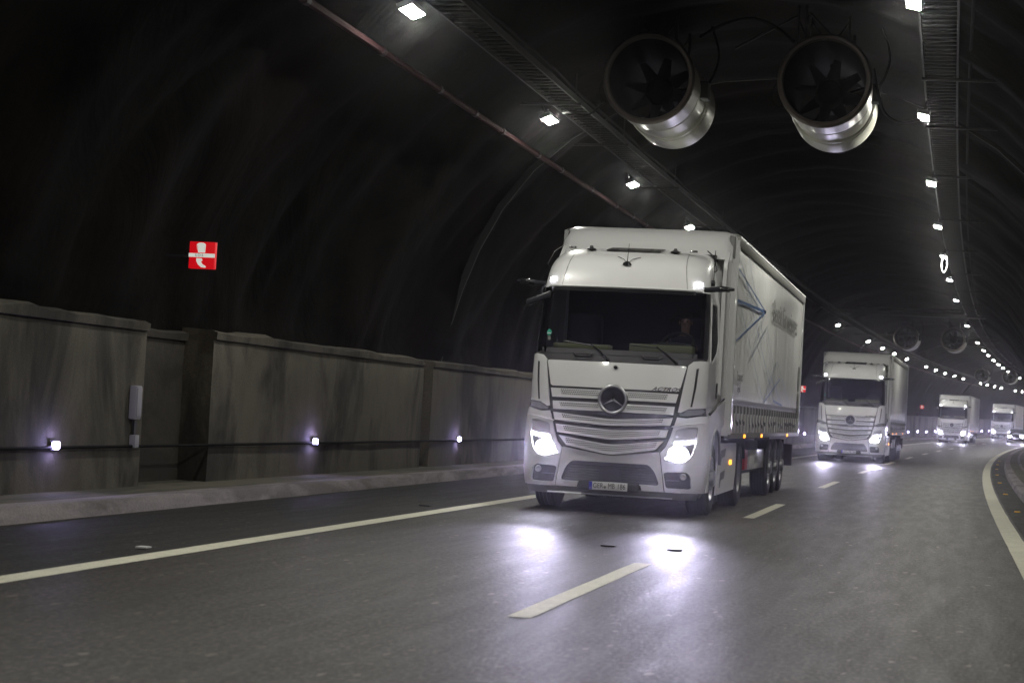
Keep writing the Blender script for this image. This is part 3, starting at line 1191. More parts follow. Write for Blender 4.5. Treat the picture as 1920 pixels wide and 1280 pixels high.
def panel(name, outer, m, parent, proud=0.02, thick=0.03, holes=(), step=0.06, space='x', round_=0.0, frame=None, smooth=40):
    """panel following the cab front. proud = how far its face stands out of the base skin"""
    def conv(l):
        l = densify(l, step * 0.8)
        if space == 'x':
            return [(x2u(x, z), z) for x, z in l]
        return l
    if round_:
        outer = rounded(outer, round_)
    bm = fill_region(conv(outer), [conv(h) for h in holes], step)
    f0 = bm.faces[:]
    ret = bmesh.ops.extrude_face_region(bm, geom=f0)
    back = {v for v in ret['geom'] if isinstance(v, bmesh.types.BMVert)}
    cache = {}
    for v in bm.verts:
        u, z = v.co.x, v.co.y
        pr = proud if v in back else proud - thick
        key = (round(u, 5), round(z, 5))
        if key not in cache:
            cache[key] = (surf(u, z), snorm(u, z))
        p, n = cache[key]
        v.co = p + n * pr
    # original faces are now the inner side; ret faces the outer
    bmesh.ops.recalc_face_normals(bm, faces=bm.faces)
    return obj(name, bm, m, parent, smooth=smooth)


def mirror(l):
    return [(-x, z) for x, z in l][::-1]


truck = empty('articulated_truck')
tag(truck, 'nearest white curtain sider truck with blue line graphics and glaring headlights', 'truck', 'white trucks driving in convoy')

# ---- cab skin
zrows = [1.30, 1.38, 1.5, 1.62, 1.75, 1.9, 2.03, 2.13, 2.35, 2.6, 2.82, 3.03, 3.10, 3.18, 3.26, 3.34, 3.41, 3.47, 3.52, 3.56, 3.59, 3.62, 3.64, 3.66]
YB = 2.32
NS, NCN, NF = 6, 8, 14


def cols(z):
    w, r = lerp(WT, z), lerp(RT, z)
    x0 = w - r
    us = []
    um = umax(z, YB)
    side = x0 + r * math.pi / 2
    for k in range(NS):
        us.append(um - (um - side) * k / NS)
    for k in range(NCN):
        us.append(side - r * math.pi / 2 * k / NCN)
    right = us[:]
    front = [x0 - 2 * x0 * k / NF for k in range(NF + 1)]
    return right + front + [-v for v in right[::-1]]


bm = bm_new()
grid = [[bm.verts.new(surf(u, z)) for u in cols(z)] for z in zrows]
ncol = len(grid[0])
glass_cells = []
for i in range(len(zrows) - 1):
    for j in range(ncol - 1):
        zc = (zrows[i] + zrows[i + 1]) / 2
        jj = min(j, ncol - 2 - j)       # distance from the back edge
        corner_i = jj - NS              # 0..7 in corner (0 = side end), >=8 front
        in_ws = 2.13 <= zrows[i] and zrows[i + 1] <= 3.031 and corner_i >= 3
        if in_ws:
            glass_cells.append((i, j))
            continue
        f = bm.faces.new((grid[i][j], grid[i + 1][j], grid[i + 1][j + 1], grid[i][j + 1]))
        mi = 0
        if zc < 2.03 and corner_i >= 0:
            mi = 1
        if 2.03 <= zrows[i] and zrows[i + 1] <= 2.131 and corner_i >= 1:
            mi = 2
        if 2.13 <= zrows[i] and zrows[i + 1] <= 3.031 and 0 <= corner_i < 3:
            mi = 1
        f.material_index = mi
# roof cap and back
bm.faces.new([v for v in grid[-1]])
back = [g[0] for g in grid] + [g[-1] for g in grid[::-1]]
try:
    bm.faces.new(back)
except ValueError:
    pass
bmesh.ops.recalc_face_normals(bm, faces=bm.faces)
cab = obj('cab', bm, [M_WHITE, M_DARK, M_PANEL], truck, smooth=40)

bm = bm_new()
gv = {}
for (i, j) in glass_cells:
    q_ = []
    for (a, b) in ((i, j), (i + 1, j), (i + 1, j + 1), (i, j + 1)):
        if (a, b) not in gv:
            u = cols(zrows[a])[b]
            gv[(a, b)] = bm.verts.new(surf(u, zrows[a]) + snorm(u, zrows[a]) * 0.004)
        q_.append(gv[(a, b)])
    bm.faces.new(q_[::-1])
ws = obj('windscreen', bm, M_GLASS, truck, smooth=60)
# black border at the top of the glass and dirt veil
panel('glass_border', [(-1.06, 2.985), (1.06, 2.985), (1.06, 3.035), (-1.06, 3.035)], M_BLACK, ws, 0.007, 0.004, step=0.12)
panel('glass_border', [(-1.06, 2.12), (1.06, 2.12), (1.06, 2.19), (-1.06, 2.19)], M_PANEL, ws, 0.007, 0.004, step=0.12)
# green round sticker low in the corner of the screen
pts = [(-0.972 + 0.034 * math.cos(a * math.pi / 8), 2.395 + 0.045 * math.sin(a * math.pi / 8)) for a in range(16)]
st = panel('round_sticker', pts, M_GREEN, ws, 0.007, 0.002, step=0.05)
panel('sticker_stripe', [(-1.0, 2.378), (-0.945, 2.378), (-0.945, 2.392), (-1.0, 2.392)], M_PLATE, ws, 0.010, 0.002, step=0.05)
panel('toll_sticker', [(-0.985, 2.29), (-0.945, 2.29), (-0.945, 2.345), (-0.985, 2.345)], mat('pale sticker', (0.12, 0.12, 0.11), 0.5), ws, 0.007, 0.002, step=0.05)
# grab handles in the dark panel under the glass
for x0, x1 in ((-0.62, -0.32), (0.32, 0.63)):
    h = panel('grab_recess', [(x0, 2.145), (x1, 2.135), (x1 - 0.04, 2.075), (x0 + 0.04, 2.08)], M_BLACK, truck, 0.004, 0.006, round_=0.02, step=0.1)
    bm = tube(bm_new(), [surf(x0 + 0.02, 2.13) + Vector((0, -0.01, 0)), surf(x0 + 0.06, 2.10) + Vector((0, -0.045, 0)), surf(x1 - 0.06, 2.095) + Vector((0, -0.045, 0)), surf(x1 - 0.02, 2.125) + Vector((0, -0.01, 0))], 0.014, 8)
    obj('grab_bar', bm, M_DARK, h)

# ---- white front panels
hood = panel('hood_panel', [(-0.872, 1.672), (0.872, 1.672), (0.945, 2.018), (-0.945, 2.018)], M_WHITE, truck, 0.022, 0.03, round_=0.03)
fair_r = lambda: [(x2u(0.962, 2.03), 2.03), (x2u(1.02, 2.075), 2.085), (x2u(1.10, 2.10), 2.10), (umax(2.10, 0.72), 2.10), (umax(2.0, 0.86), 2.0), (umax(1.5, 0.86), 1.5), (x2u(1.17, 1.47), 1.47), (x2u(1.0, 1.45), 1.45), (x2u(0.905, 1.395), 1.395), (x2u(0.868, 1.40), 1.40)]
for sgn in (1, -1):
    l = fair_r()
    if sgn < 0:
        l = mirror(l)
    f = panel('corner_fairing', l, M_WHITE, truck, 0.020, 0.028, space='u', step=0.06)
    # air slot along the fairing
    s_ = [(1.06, 1.99), (1.085, 2.0), (1.07, 1.75), (1.035, 1.48), (1.015, 1.48), (1.045, 1.75)]
    l = [(sgn * x, z) for x, z in s_]
    if sgn < 0:
        l = l[::-1]
    panel('air_slot', l, M_DARK, f, 0.024, 0.006, step=0.08)
    # grey underside wedge
    s_ = [(0.88, 1.385), (0.94, 1.39), (1.0, 1.44), (1.16, 1.455), (1.185, 1.44), (1.16, 1.385), (1.0, 1.355), (0.90, 1.355)]
    l = [(sgn * x, z) for x, z in s_]
    if sgn < 0:
        l = l[::-1]
    panel('fairing_lip', l, M_GREY, truck, 0.010, 0.02, step=0.08)

# ---- grille slats: (z top at ends, z bottom at ends, drop at centre top, drop bottom, half width top, half width bottom, mesh half-span pairs)
slats = [(1.638, 1.520, 0.0, 0.0, 0.862, 0.835), (1.468, 1.360, 0.0, 0.0, 0.825, 0.812), (1.318, 1.215, 0.058, 0.045, 0.808, 0.78),
         (1.160, 1.052, 0.045, 0.066, 0.762, 0.735), (1.010, 0.885, 0.085, 0.090, 0.712, 0.60)]


def vshape(x, hw):
    t_ = min(1.0, abs(x) / hw)
    return 1 - (math.sqrt(t_ * t_ + 0.02) - 0.1414) / (1.01 - 0.1414)


for idx, (zt, zb, dt, db, ht, hb) in enumerate(slats):
    n = 24
    top = [(-ht + 2 * ht * k / n, zt - dt * vshape(-ht + 2 * ht * k / n, ht)) for k in range(n + 1)]
    bot = [(-hb + 2 * hb * k / n, zb - db * vshape(-hb + 2 * hb * k / n, hb)) for k in range(n + 1)]
    loop = bot + top[::-1]
    s = panel('grille_slat', loop, M_WHITE, truck, 0.045, 0.035, step=0.09)
    # perforated sheets
    spans = ((-0.73, -0.19), (0.19, 0.73)) if idx < 2 else ((-0.69 + 0.035 * (idx - 2), 0.69 - 0.035 * (idx - 2)),)
    for a, b in spans:
        n = 16
        g = 0.022
        tp, bt = [], []
        for k in range(n + 1):
            x = a + (b - a) * k / n
            ztx = zt - dt * vshape(x, ht) - g * 0.6
            zbx = zb - db * vshape(x, hb) + g * 1.5
            bt.append((x * (0.965 if abs(x) > 0.3 else 1.0), zbx))
            tp.append((x, ztx))
        panel('grille_mesh', bt + tp[::-1], M_MESH, s, 0.0475, 0.004, step=0.12)
    if idx > 0 or True:
        pts = [surf(x2u(x, z), z) + Vector((0, -0.048, 0.0)) for x, z in [(p[0] * 0.985, p[1] + 0.010) for p in bot[1:-1:2]]]
        if idx in (2, 3):
            obj('chrome_edge', tube(bm_new(), pts, 0.006, 6), M_SILVER, s)

# ---- round emblem with three pointed star
em = empty('front_emblem', surf(0, 1.525) + Vector((0, -0.05, 0)), 0, truck)
bm = lathe(bm_new(), [(0.0001, 0.03), (0.185, 0.03), (0.185, -0.012), (0.18, -0.018), (0.0001, -0.020)], 40, 'Y')
obj('emblem_disc', bm, mat('emblem black', (0.01, 0.01, 0.012), 0.4, spec=0.2), em)
bm = lathe(bm_new(), [(0.168 + 0.022 * math.cos(a * math.pi / 6) + 0.012, -0.018 + 0.020 * math.sin(a * math.pi / 6)) for a in range(12)], 48, 'Y', close=True)
obj('emblem_ring', bm, M_SILVER, em, smooth=80)
bm = bm_new()
cen = bm.verts.new((0, -0.045, 0))
ring = []
for k in range(3):
    a = R(90 + 120 * k)
    ring.append(bm.verts.new((0.158 * math.cos(a), -0.024, 0.158 * math.sin(a))))
    a2 = a + R(60)
    ring.append(bm.verts.new((0.021 * math.cos(a2), -0.024, 0.021 * math.sin(a2))))
for k in range(6):
    bm.faces.new((cen, ring[k], ring[(k + 1) % 6]))
bm.faces.new(ring[::-1])
bmesh.ops.recalc_face_normals(bm, faces=bm.faces)
obj('three_pointed_star', bm, M_CHROME, em, smooth=0)
bm = lathe(bm_new(), [(0.0001, 0.0), (0.034, 0.0), (0.034, -0.006), (0.0001, -0.010)], 20, 'Y', c=tuple(surf(0, 1.955) + Vector((0, -0.022, 0))))
bd = obj('small_badge', bm, M_BLACK, truck)
bm = lathe(bm_new(), [(0.030 + 0.006 * math.cos(a * math.pi / 3), -0.008 + 0.004 * math.sin(a * math.pi / 3)) for a in range(6)], 20, 'Y', c=tuple(surf(0, 1.955) + Vector((0, -0.022, 0))), close=True)
obj('badge_ring', bm, M_SILVER, bd)
o = text_mesh('model_lettering', 'ACTROS', 0.075, M_BLACK, truck, surf(0.69, 1.70) + Vector((0, -0.028, -0.004)), (R(88), 0, R(7)), 0.004, 1.30, shear=0.5)

# ---- bumper base (dark) and panels
bm = bm_new()
zz = [0.25, 0.34, 0.5, 0.7, 0.9, 1.1, 1.3, 1.37]
rowsb = []
for z in zz:
    um = umax(z, 0.72)
    rowsb.append([bm.verts.new(surf(um * (2 * k / 44 - 1), z) - snorm(um * (2 * k / 44 - 1), z) * 0.035) for k in range(45)])
for a, b in zip(rowsb, rowsb[1:]):
    for k in range(44):
        bm.faces.new((a[k], a[k + 1], b[k + 1], b[k]))
for k in range(1):
    top = rowsb[-1]
    bm.faces.new(top)
    bm.faces.new(rowsb[0][::-1])
bmesh.ops.recalc_face_normals(bm, faces=bm.faces)
bumper = obj('bumper', bm, M_DARK, truck, smooth=40)

n = 24
v5 = [(x, 0.862 - 0.085 * vshape(x, 0.66)) for x in [-0.655 + 1.31 * k / n for k in range(n + 1)]]
centre_outer = [(-0.735, 0.335), (-0.42, 0.335)] + rounded([(-0.42, 0.395), (0.42, 0.395)], 0)[0:0] + [(-0.40, 0.41), (0.40, 0.41), (0.42, 0.335), (0.735, 0.335)] + v5[::-1]
low_hole = rounded([(-0.665, 0.415), (-0.60, 0.56), (-0.50, 0.69), (0.50, 0.69), (0.60, 0.56), (0.665, 0.415), (0.43, 0.425), (-0.43, 0.425)], 0.05)
c_ = panel('bumper_centre', [(-0.735, 0.335), (-0.44, 0.335), (-0.425, 0.40), (0.425, 0.40), (0.44, 0.335), (0.735, 0.335)] + v5[::-1], M_WHITE, truck, 0.012, 0.035,
           holes=[rounded([(-0.675, 0.412), (-0.61, 0.585), (-0.52, 0.685), (0.52, 0.685), (0.61, 0.585), (0.675, 0.412)], 0.05)], step=0.07)
# sensors (small round caps)
for sx in (-1, 1):
    pts = [(sx * 0.585 + 0.033 * math.cos(a * math.pi / 8), 0.735 + 0.038 * math.sin(a * math.pi / 8)) for a in range(16)]
    panel('sensor_cap', pts, M_WHITE, c_, 0.016, 0.006, step=0.08)
# fine bars inside the lower opening
for k in range(6):
    z = 0.445 + 0.036 * k
    hw = 0.64 - 0.55 * (z - 0.42)
    bm = tube(bm_new(), [surf(x, z) + Vector((0, 0.012, 0)) for x in [-hw + 2 * hw * j / 12 for j in range(13)]], 0.006, 5)
    obj('lower_grille_bar', bm, mat('bar plastic', (0.05, 0.05, 0.052), 0.4), truck)
panel('radar_cover', [(-0.15, 0.43), (0.15, 0.43), (0.15, 0.61), (-0.15, 0.61)], M_DARK, truck, -0.004, 0.02, round_=0.03)
# number plate holder and plate
obj('plate_holder', box(bm_new(), -0.41, 0.41, -0.015, 0.06, 0.305, 0.425, 0.02), M_DARK, truck)
pl = obj('number_plate', box(bm_new(), -0.26, 0.26, -0.026, -0.012, 0.312, 0.422, 0.004), M_PLATE, truck)
obj('plate_band', box(bm_new(), -0.259, -0.215, -0.0285, -0.02, 0.314, 0.420), M_PLATEBLUE, pl)
text_mesh('plate_lettering', 'GER', 0.098, M_INK, pl, (-0.135, -0.0275, 0.366), (R(90), 0, 0), 0.0008, 0.78)
text_mesh('plate_lettering', 'MB', 0.098, M_INK, pl, (0.045, -0.0275, 0.366), (R(90), 0, 0), 0.0008, 0.72)
text_mesh('plate_lettering', '186', 0.098, M_INK, pl, (0.178, -0.0275, 0.366), (R(90), 0, 0), 0.0008, 0.80)
text_mesh('plate_country', 'D', 0.032, M_PLATE, pl, (-0.237, -0.0295, 0.335), (R(90), 0, 0), 0.0005, 1.0)
bm = lathe(bm_new(), [(0.0001, 0), (0.019, 0), (0.017, -0.003), (0.0001, -0.003)], 14, 'Y', c=(-0.042, -0.0265, 0.352))
obj('plate_seal', bm, M_GREY, pl)

HL = [(0.855, 1.165), (1.0, 1.205), (1.135, 1.215), (1.125, 1.02), (1.085, 0.84), (1.0, 0.745), (0.88, 0.708), (0.70, 0.758), (0.715, 0.80), (0.80, 0.90), (0.835, 0.99)]
FG = [(0.762, 0.385), (0.725, 0.585), (0.76, 0.60), (1.02, 0.61), (1.07, 0.56), (1.09, 0.385)]
CORN = [(0.748, 0.335), (0.667, 0.852), (0.735, 0.93), (0.785, 1.06), (0.83, 1.22), (0.862, 1.335), (0.98, 1.325), (1.08, 1.345), (1.15, 1.36)]
for sgn in (1, -1):
    def mk(l, sgn=sgn):
        r_ = [(sgn * x, z) for x, z in l]
        return r_ if sgn > 0 else r_[::-1]

    def mku(l, sgn=sgn):
        r_ = [(sgn * u, z) for u, z in l]
        return r_ if sgn > 0 else r_[::-1]
    outer = [(x2u(x, z), z) for x, z in densify(CORN + [(1.15, 1.36)], 0.05) if not (x < 1.15 and z < 0.34 and x > 0.76)]
    outer = [(x2u(x, z), z) for x, z in CORN]
    outer += [(umax(1.37, 0.70), 1.37), (umax(1.2, 0.82), 1.2), (umax(1.0, 0.78), 1.0), (umax(0.7, 0.76), 0.7), (umax(0.45, 0.70), 0.45), (umax(0.335, 0.68), 0.335), (x2u(1.1, 0.335), 0.335)]
    hl_u = [(x2u(x, z), z) for x, z in densify(rounded(HL, 0.03, 2), 0.04)]
    fg_u = [(x2u(x, z), z) for x, z in densify(rounded(FG, 0.03, 2), 0.04)]
    cm = panel('bumper_corner', mku(outer), M_WHITE, truck, 0.012, 0.035, holes=[mku(hl_u), mku(fg_u)], space='u', step=0.06)
    # seam shelf along the top of the corner
    bm = tube(bm_new(), [surf(sgn * x2u(x, z), z) + snorm(sgn * x2u(x, z), z) * 0.014 for x, z in ((0.80, 1.205), (0.9, 1.225), (1.02, 1.25), (1.12, 1.262), (1.2, 1.265))], 0.010, 6)
    obj('corner_crease', bm, M_WHITE, cm)
    # headlight unit
    hl = panel('headlight', mk([(x * 1.0, z) for x, z in HL]), M_SILVER, truck, -0.012, 0.012, step=0.08)
    panel('turn_cover', mk([(0.862, 1.155), (1.0, 1.19), (1.12, 1.195), (1.115, 1.055), (0.99, 1.03), (0.85, 1.035)]), mat('pale lamp cover', (0.42, 0.42, 0.45), 0.25), hl, -0.002, 0.01, round_=0.02, step=0.08)
    panel('daytime_strip', mk([(0.838, 0.975), (0.86, 1.012), (1.0, 1.022), (1.115, 1.045), (1.118, 1.005), (1.0, 0.978)]), M_DRL, hl, 0.004, 0.01, step=0.08)
    pts = [(0.905 + 0.135 * math.cos(a * math.pi / 10), 0.845 + 0.105 * math.sin(a * math.pi / 10)) for a in range(20)]
    panel('main_lens', mk(pts), M_HEAD, hl, 0.004, 0.012, step=0.08)
    panel('inner_lens', mk([(0.73, 0.775), (0.82, 0.755), (0.86, 0.80), (0.84, 0.86), (0.80, 0.85)]), M_DRL, hl, 0.002, 0.010, step=0.08)
    # fog lamp pocket
    fl = panel('fog_pocket', mk(FG), M_DARK, truck, -0.015, 0.01, step=0.08)
    c0 = surf(sgn * x2u(0.985, 0.545), 0.545)
    nn_ = snorm(sgn * x2u(0.985, 0.545), 0.545)
    bm = lathe(bm_new(), [(0.0001, 0.0), (0.045, 0.0), (0.045, -0.018), (0.036, -0.024), (0.030, -0.016), (0.0001, -0.012)], 20, 'Y', c=tuple(c0))
    obj('fog_lamp', bm, M_SILVER, fl)
    bm = tube(bm_new(), [surf(sgn * x, 0.49) + Vector((0, -0.002, 0)) for x in (0.76, 0.86, 0.93)], 0.006, 5)
    obj('pocket_bar', bm, M_GREY, fl)
    # spotlight that throws the beam
    li = bpy.data.lights.new('headlight_beam', 'SPOT')
    li.energy = 700
    li.color = (0.76, 0.71, 1.0)
    li.spot_size = R(28)
    li.spot_blend = 1.0
    li.shadow_soft_size = 0.09
    lo = bpy.data.objects.new('headlight_beam', li)
    COL.objects.link(lo)
    lo.parent = truck
    lo.location = (sgn * 0.90, -0.02, 0.85)
    lo.rotation_euler = (R(89.5), 0, R(185))
# lower lip: grey with a pale edge
panel('lower_lip', [(-1.14, 0.235), (1.14, 0.235), (1.17, 0.328), (-1.17, 0.328)], M_GREY, truck, 0.004, 0.04, step=0.08)
bm = tube(bm_new(), [surf(x2u(x, 0.25), 0.25) + Vector((0, -0.012, -0.004)) for x in [-0.85 + 1.7 * k / 16 for k in range(17)]], 0.012, 6)
obj('lip_trim', bm, M_SILVER, truck)

# ---- roof things
sd = mat('black mesh roof glass', (0.008, 0.008, 0.009), 0.25)
hf = panel('hatch_frame', [(-0.43, 3.565), (0.47, 3.565), (0.49, 3.652), (-0.40, 3.652)], M_WHITE, truck, 0.008, 0.01, step=0.1)
panel('roof_hatch', [(-0.36, 3.577), (0.40, 3.577), (0.42, 3.650), (-0.33, 3.650)], sd, hf, 0.022, 0.012, step=0.1, round_=0.01)
for sx in (-0.58, 0.60):
    bm = lathe(bm_new(), [(0.07, 0), (0.07, 0.015), (0.03, 0.03), (0.02, 0.06), (0.0001, 0.062)], 16, 'Z', c=(sx, 1.0, 3.60))
    obj('roof_antenna', bm, M_DARK, truck)
c0 = surf(0.0, 3.40)
bm = lathe(bm_new(), [(0.062, -0.01), (0.055, 0.015), (0.03, 0.035), (0.012, 0.045)], 18, 'Z', c=(c0.x, c0.y - 0.01, c0.z - 0.015))
a_ = obj('antenna', bm, M_BLACK, truck)
obj('antenna_rod', tube(bm_new(), [(0, c0.y - 0.01, c0.z + 0.02), (0.015, c0.y + 0.0, c0.z + 0.27)], [0.007, 0.003], 6), M_BLACK, a_)
for sx in (-1, 1):
    obj('antenna_lead', tube(bm_new(), [(0, c0.y, c0.z), (sx * 0.06, c0.y + 0.05, c0.z + 0.06), (sx * 0.16, c0.y + 0.14, c0.z + 0.10)], 0.004, 5), M_BLACK, a_)
ua = umax(3.2, 0.72)
c0 = surf(ua, 3.18)
bm = box(bm_new(), c0.x - 0.01, c0.x + 0.05, c0.y - 0.03, c0.y + 0.04, 3.15, 3.23, 0.012)
a_ = obj('antenna', bm, M_BLACK, truck)
obj('antenna_rod', tube(bm_new(), [(c0.x + 0.03, c0.y, 3.2), (c0.x + 0.035, c0.y, 3.64)], 0.006, 6), M_BLACK, a_)
for sx in (-1, 1):
    mk_ = [(sx * 0.965, 3.115), (sx * 1.045, 3.115), (sx * 1.045, 3.165), (sx * 0.965, 3.165)]
    if sx < 0:
        mk_ = mk_[::-1]
    panel('marker_light', mk_, M_MARK, truck, 0.012, 0.014, round_=0.008, step=0.1)
# sun visor edge below the roof front
bm = tube(bm_new(), [surf(x2u(x, 3.055), 3.055) + Vector((0, -0.004, 0)) for x in [-1.05 + 2.1 * k / 20 for k in range(21)]], 0.014, 6)
obj('screen_header', bm, M_WHITE, truck)
for sx in (-1, 1):
    for xa in (0.86,):
        l = [(sx * (xa + 0.0), 3.07), (sx * (xa + 0.006), 3.07), (sx * (xa - 0.075), 3.60), (sx * (xa - 0.083), 3.60)]
        panel('roof_seam', l if sx > 0 else l[::-1], M_GREY, truck, 0.0025, 0.004, step=0.12)
    um_ = umax(3.1, 0.80)
    l = [(sx * (um_ - 0.004), 3.06), (sx * (um_ + 0.004), 3.06), (sx * (umax(3.5, 1.05) + 0.004), 3.50), (sx * (umax(3.5, 1.05) - 0.004), 3.50)]
    panel('roof_seam', l if sx > 0 else l[::-1], M_GREY, truck, 0.0025, 0.004, space='u', step=0.10)
    obj('roof_glint_block', box(bm_new(), min(sx * 0.80, sx * 0.90), max(sx * 0.80, sx * 0.90), 1.02, 1.08, 3.615, 3.645, 0.008), M_CHROME, truck)  # chrome block added to imitate a glint on the roof corner
    obj('grab_rail', tube(bm_new(), [(sx * 1.16, 0.98, 3.35), (sx * 1.19, 0.98, 3.38), (sx * 1.12, 1.1, 3.58), (sx * 1.02, 1.2, 3.66)], 0.008, 6), M_BLACK, truck)
# roof spoiler
bm = bm_new()
rowsS = []
prS = [(2.02, 3.62), (2.08, 3.68), (2.16, 3.74), (2.22, 3.84), (2.30, 3.94), (2.40, 4.02), (2.52, 4.065), (2.60, 4.07), (2.60, 4.00), (2.45, 3.9), (2.30, 3.66)]
xsS = [-1.245, -1.235, -1.20, -1.12, -0.9, -0.5, 0, 0.5, 0.9, 1.12, 1.20, 1.235, 1.245]
for x in xsS:
    e = max(0, (abs(x) - 1.05) / 0.195)
    rowsS.append([bm.verts.new((x, y + 0.14 * e * e + 0.04 * (x / 1.2) ** 2, z - 0.035 * e * e * (1 if z > 3.9 else 0))) for y, z in prS])
for a, b in zip(rowsS, rowsS[1:]):
    for k in range(len(prS)):
        bm.faces.new((a[k], a[(k + 1) % len(prS)], b[(k + 1) % len(prS)], b[k]))
bm.faces.new(rowsS[0])
bm.faces.new(rowsS[-1][::-1])
bmesh.ops.recalc_face_normals(bm, faces=bm.faces)
obj('roof_spoiler', bm, M_WHITE, truck, smooth=45)
obj('spoiler_gap', box(bm_new(), -1.05, 1.05, 1.95, 2.3, 3.60, 3.67), M_CHASSIS, truck)

# ---- side of the cab
for sx in (1, -1):
    xw = 1.185 * sx
    # side window: dark glass in a black frame, standing just proud of the door
    def sidepoly(name, pts, m, x_in, x_out, par, rr=0.0):
        if rr:
            pts = rounded(pts, rr)
        bm_ = bm_new()
        a = [bm_.verts.new((x_in(z) * sx, y, z)) for y, z in pts]
        b = [bm_.verts.new((x_out(z) * sx, y, z)) for y, z in pts]
        bm_.faces.new(a)
        bm_.faces.new(b)
        for k in range(len(pts)):
            bm_.faces.new((a[k], a[(k + 1) % len(pts)], b[(k + 1) % len(pts)], b[k]))
        bmesh.ops.recalc_face_normals(bm_, faces=bm_.faces)
        return obj(name, bm_, m, par, smooth=30)
    wz = lambda z: lerp(WT, z)
    door = sidepoly('door', [(0.80, 1.50), (1.72, 1.50), (1.72, 2.98), (0.86, 2.98), (0.80, 2.2)], M_WHITE, lambda z: wz(z) - 0.01, lambda z: wz(z) + 0.010, truck, 0.04)
    win = sidepoly('side_window', [(0.90, 2.90), (1.42, 2.90), (1.52, 2.42), (1.36, 2.26), (0.90, 2.12)], M_BLACK, lambda z: wz(z) + 0.004, lambda z: wz(z) + 0.016, door, 0.05)
    bm = tube(bm_new(), [(sx * (wz(z) + 0.014), y, z) for y, z in ((0.90, 2.92), (1.43, 2.92), (1.54, 2.42), (1.38, 2.24), (0.90, 2.09))], 0.008, 6)
    obj('window_frame', bm, M_WHITE, door)
    sidepoly('door_handle', [(1.52, 1.62), (1.60, 1.62), (1.62, 1.84), (1.54, 1.84)], M_BLACK, lambda z: wz(z) + 0.006, lambda z: wz(z) + 0.02, door, 0.02)
    # body side below the door, with wheel arch
    arch = [(1.4 + 0.60 * math.cos(a), 0.56 + 0.64 * math.sin(a)) for a in [R(180 - 12 * k) for k in range(0, 15)]]
    low = [(0.60, 0.335), (0.60, 1.37), (0.8, 1.41), (2.36, 1.60), (2.36, 1.26), (2.02, 1.20)] + [p for p in arch[::-1] if p[0] < 1.99] + [(0.80, 0.335)]
    sidepoly('lower_side', low, M_WHITE, lambda z: 1.20, lambda z: 1.245, truck)
    bm = tube(bm_new(), [(sx * 1.246, y, z) for y, z in [p for p in arch if p[1] > 0.6]], 0.018, 6)
    obj('arch_lip', bm, M_GREY, truck)
    bm = tube(bm_new(), [(sx * 1.235, 0.62, 1.40), (sx * 1.235, 0.9, 1.44), (sx * 1.22, 1.6, 1.53), (sx * 1.22, 2.36, 1.63)], 0.022, 6)
    obj('belt_strip', bm, M_BLACK, truck)
    sidepoly('side_marker', [(0.66, 0.80), (0.76, 0.80), (0.76, 0.93), (0.68, 0.93)], M_AMBER, lambda z: 1.24, lambda z: 1.262, truck, 0.02)
    # rear side fairing between cab and trailer
    sidepoly('side_deflector', [(1.86, 1.66), (2.52, 1.66), (2.52, 3.72), (2.3, 3.78), (1.95, 3.55), (1.88, 3.2)], M_WHITE, lambda z: 1.17, lambda z: 1.225, truck, 0.06)
    sidepoly('spoiler_end', [(2.36, 3.68), (2.66, 3.68), (2.66, 3.98), (2.42, 4.0)], M_GREY, lambda z: 1.19, lambda z: 1.252, truck, 0.02)
    # skirt over the tank: two recessed steps
    def skirt():
        outer_ = [(1.98, 0.30), (1.98, 1.22), (2.10, 1.24), (2.12, 0.98), (4.45, 0.98), (4.52, 0.90), (4.50, 0.62), (4.30, 0.36)]
        return outer_
    sk = sidepoly('side_skirt', [(1.98, 0.26), (1.98, 1.20), (2.08, 1.22), (2.12, 0.99), (4.45, 0.99), (4.52, 0.92), (4.52, 0.55), (4.35, 0.28)], M_WHITE, lambda z: 1.12, lambda z: 1.215, truck, 0.02)
    for z0 in (0.68, 0.36):
        sidepoly('step_recess', [(2.35, z0), (2.42, z0 + 0.21), (3.05, z0 + 0.24), (2.95, z0 + 0.12), (2.52, z0 + 0.10), (2.46, z0)], M_DARK, lambda z: 1.20, lambda z: 1.2175, sk, 0.01)
    sidepoly('side_marker', [(3.62, 0.67), (3.80, 0.67), (3.80, 0.74), (3.62, 0.74)], M_AMBER, lambda z: 1.21, lambda z: 1.232, sk)
    obj('tank', box(bm_new(), min(0.55 * sx, 1.12 * sx), max(0.55 * sx, 1.12 * sx), 2.05, 4.4, 0.42, 0.95, 0.06), M_GREY, truck)
    # wing over the drive wheels
    bm = bm_new()
    arcp = [(5.1 + 0.60 * math.cos(a), 0.52 + 0.62 * math.sin(a)) for a in [R(20 + 10 * k) for k in range(15)]]
    rws = [[bm.verts.new((sx * x, y, z)) for y, z in arcp] for x in (0.62, 1.24)]
    for k in range(len(arcp) - 1):
        bm.faces.new((rws[0][k], rws[0][k + 1], rws[1][k + 1], rws[1][k]))
    r_ = bmesh.ops.solidify(bm, geom=bm.faces[:], thickness=0.02)
    obj('wheel_wing', bm, M_DARK, truck)
    # mirror cameras
    ar = surf(sx * umax(3.07, 0.52), 3.06)
    bm = tube(bm_new(), [(sx * 1.10, 0.46, 3.07), (sx * 1.2, 0.44, 3.075), (sx * 1.34, 0.44, 3.09), (sx * 1.50, 0.47, 3.09)], [0.035, 0.036, 0.042, 0.020], 10)
    mc = obj('mirror_camera', bm, M_MIRROR_ARM, truck)
    obj('camera_cap', box(bm_new(), min(sx * 1.30, sx * 1.44), max(sx * 1.30, sx * 1.44), 0.40, 0.45, 3.05, 3.12, 0.012), M_BLACK, mc)
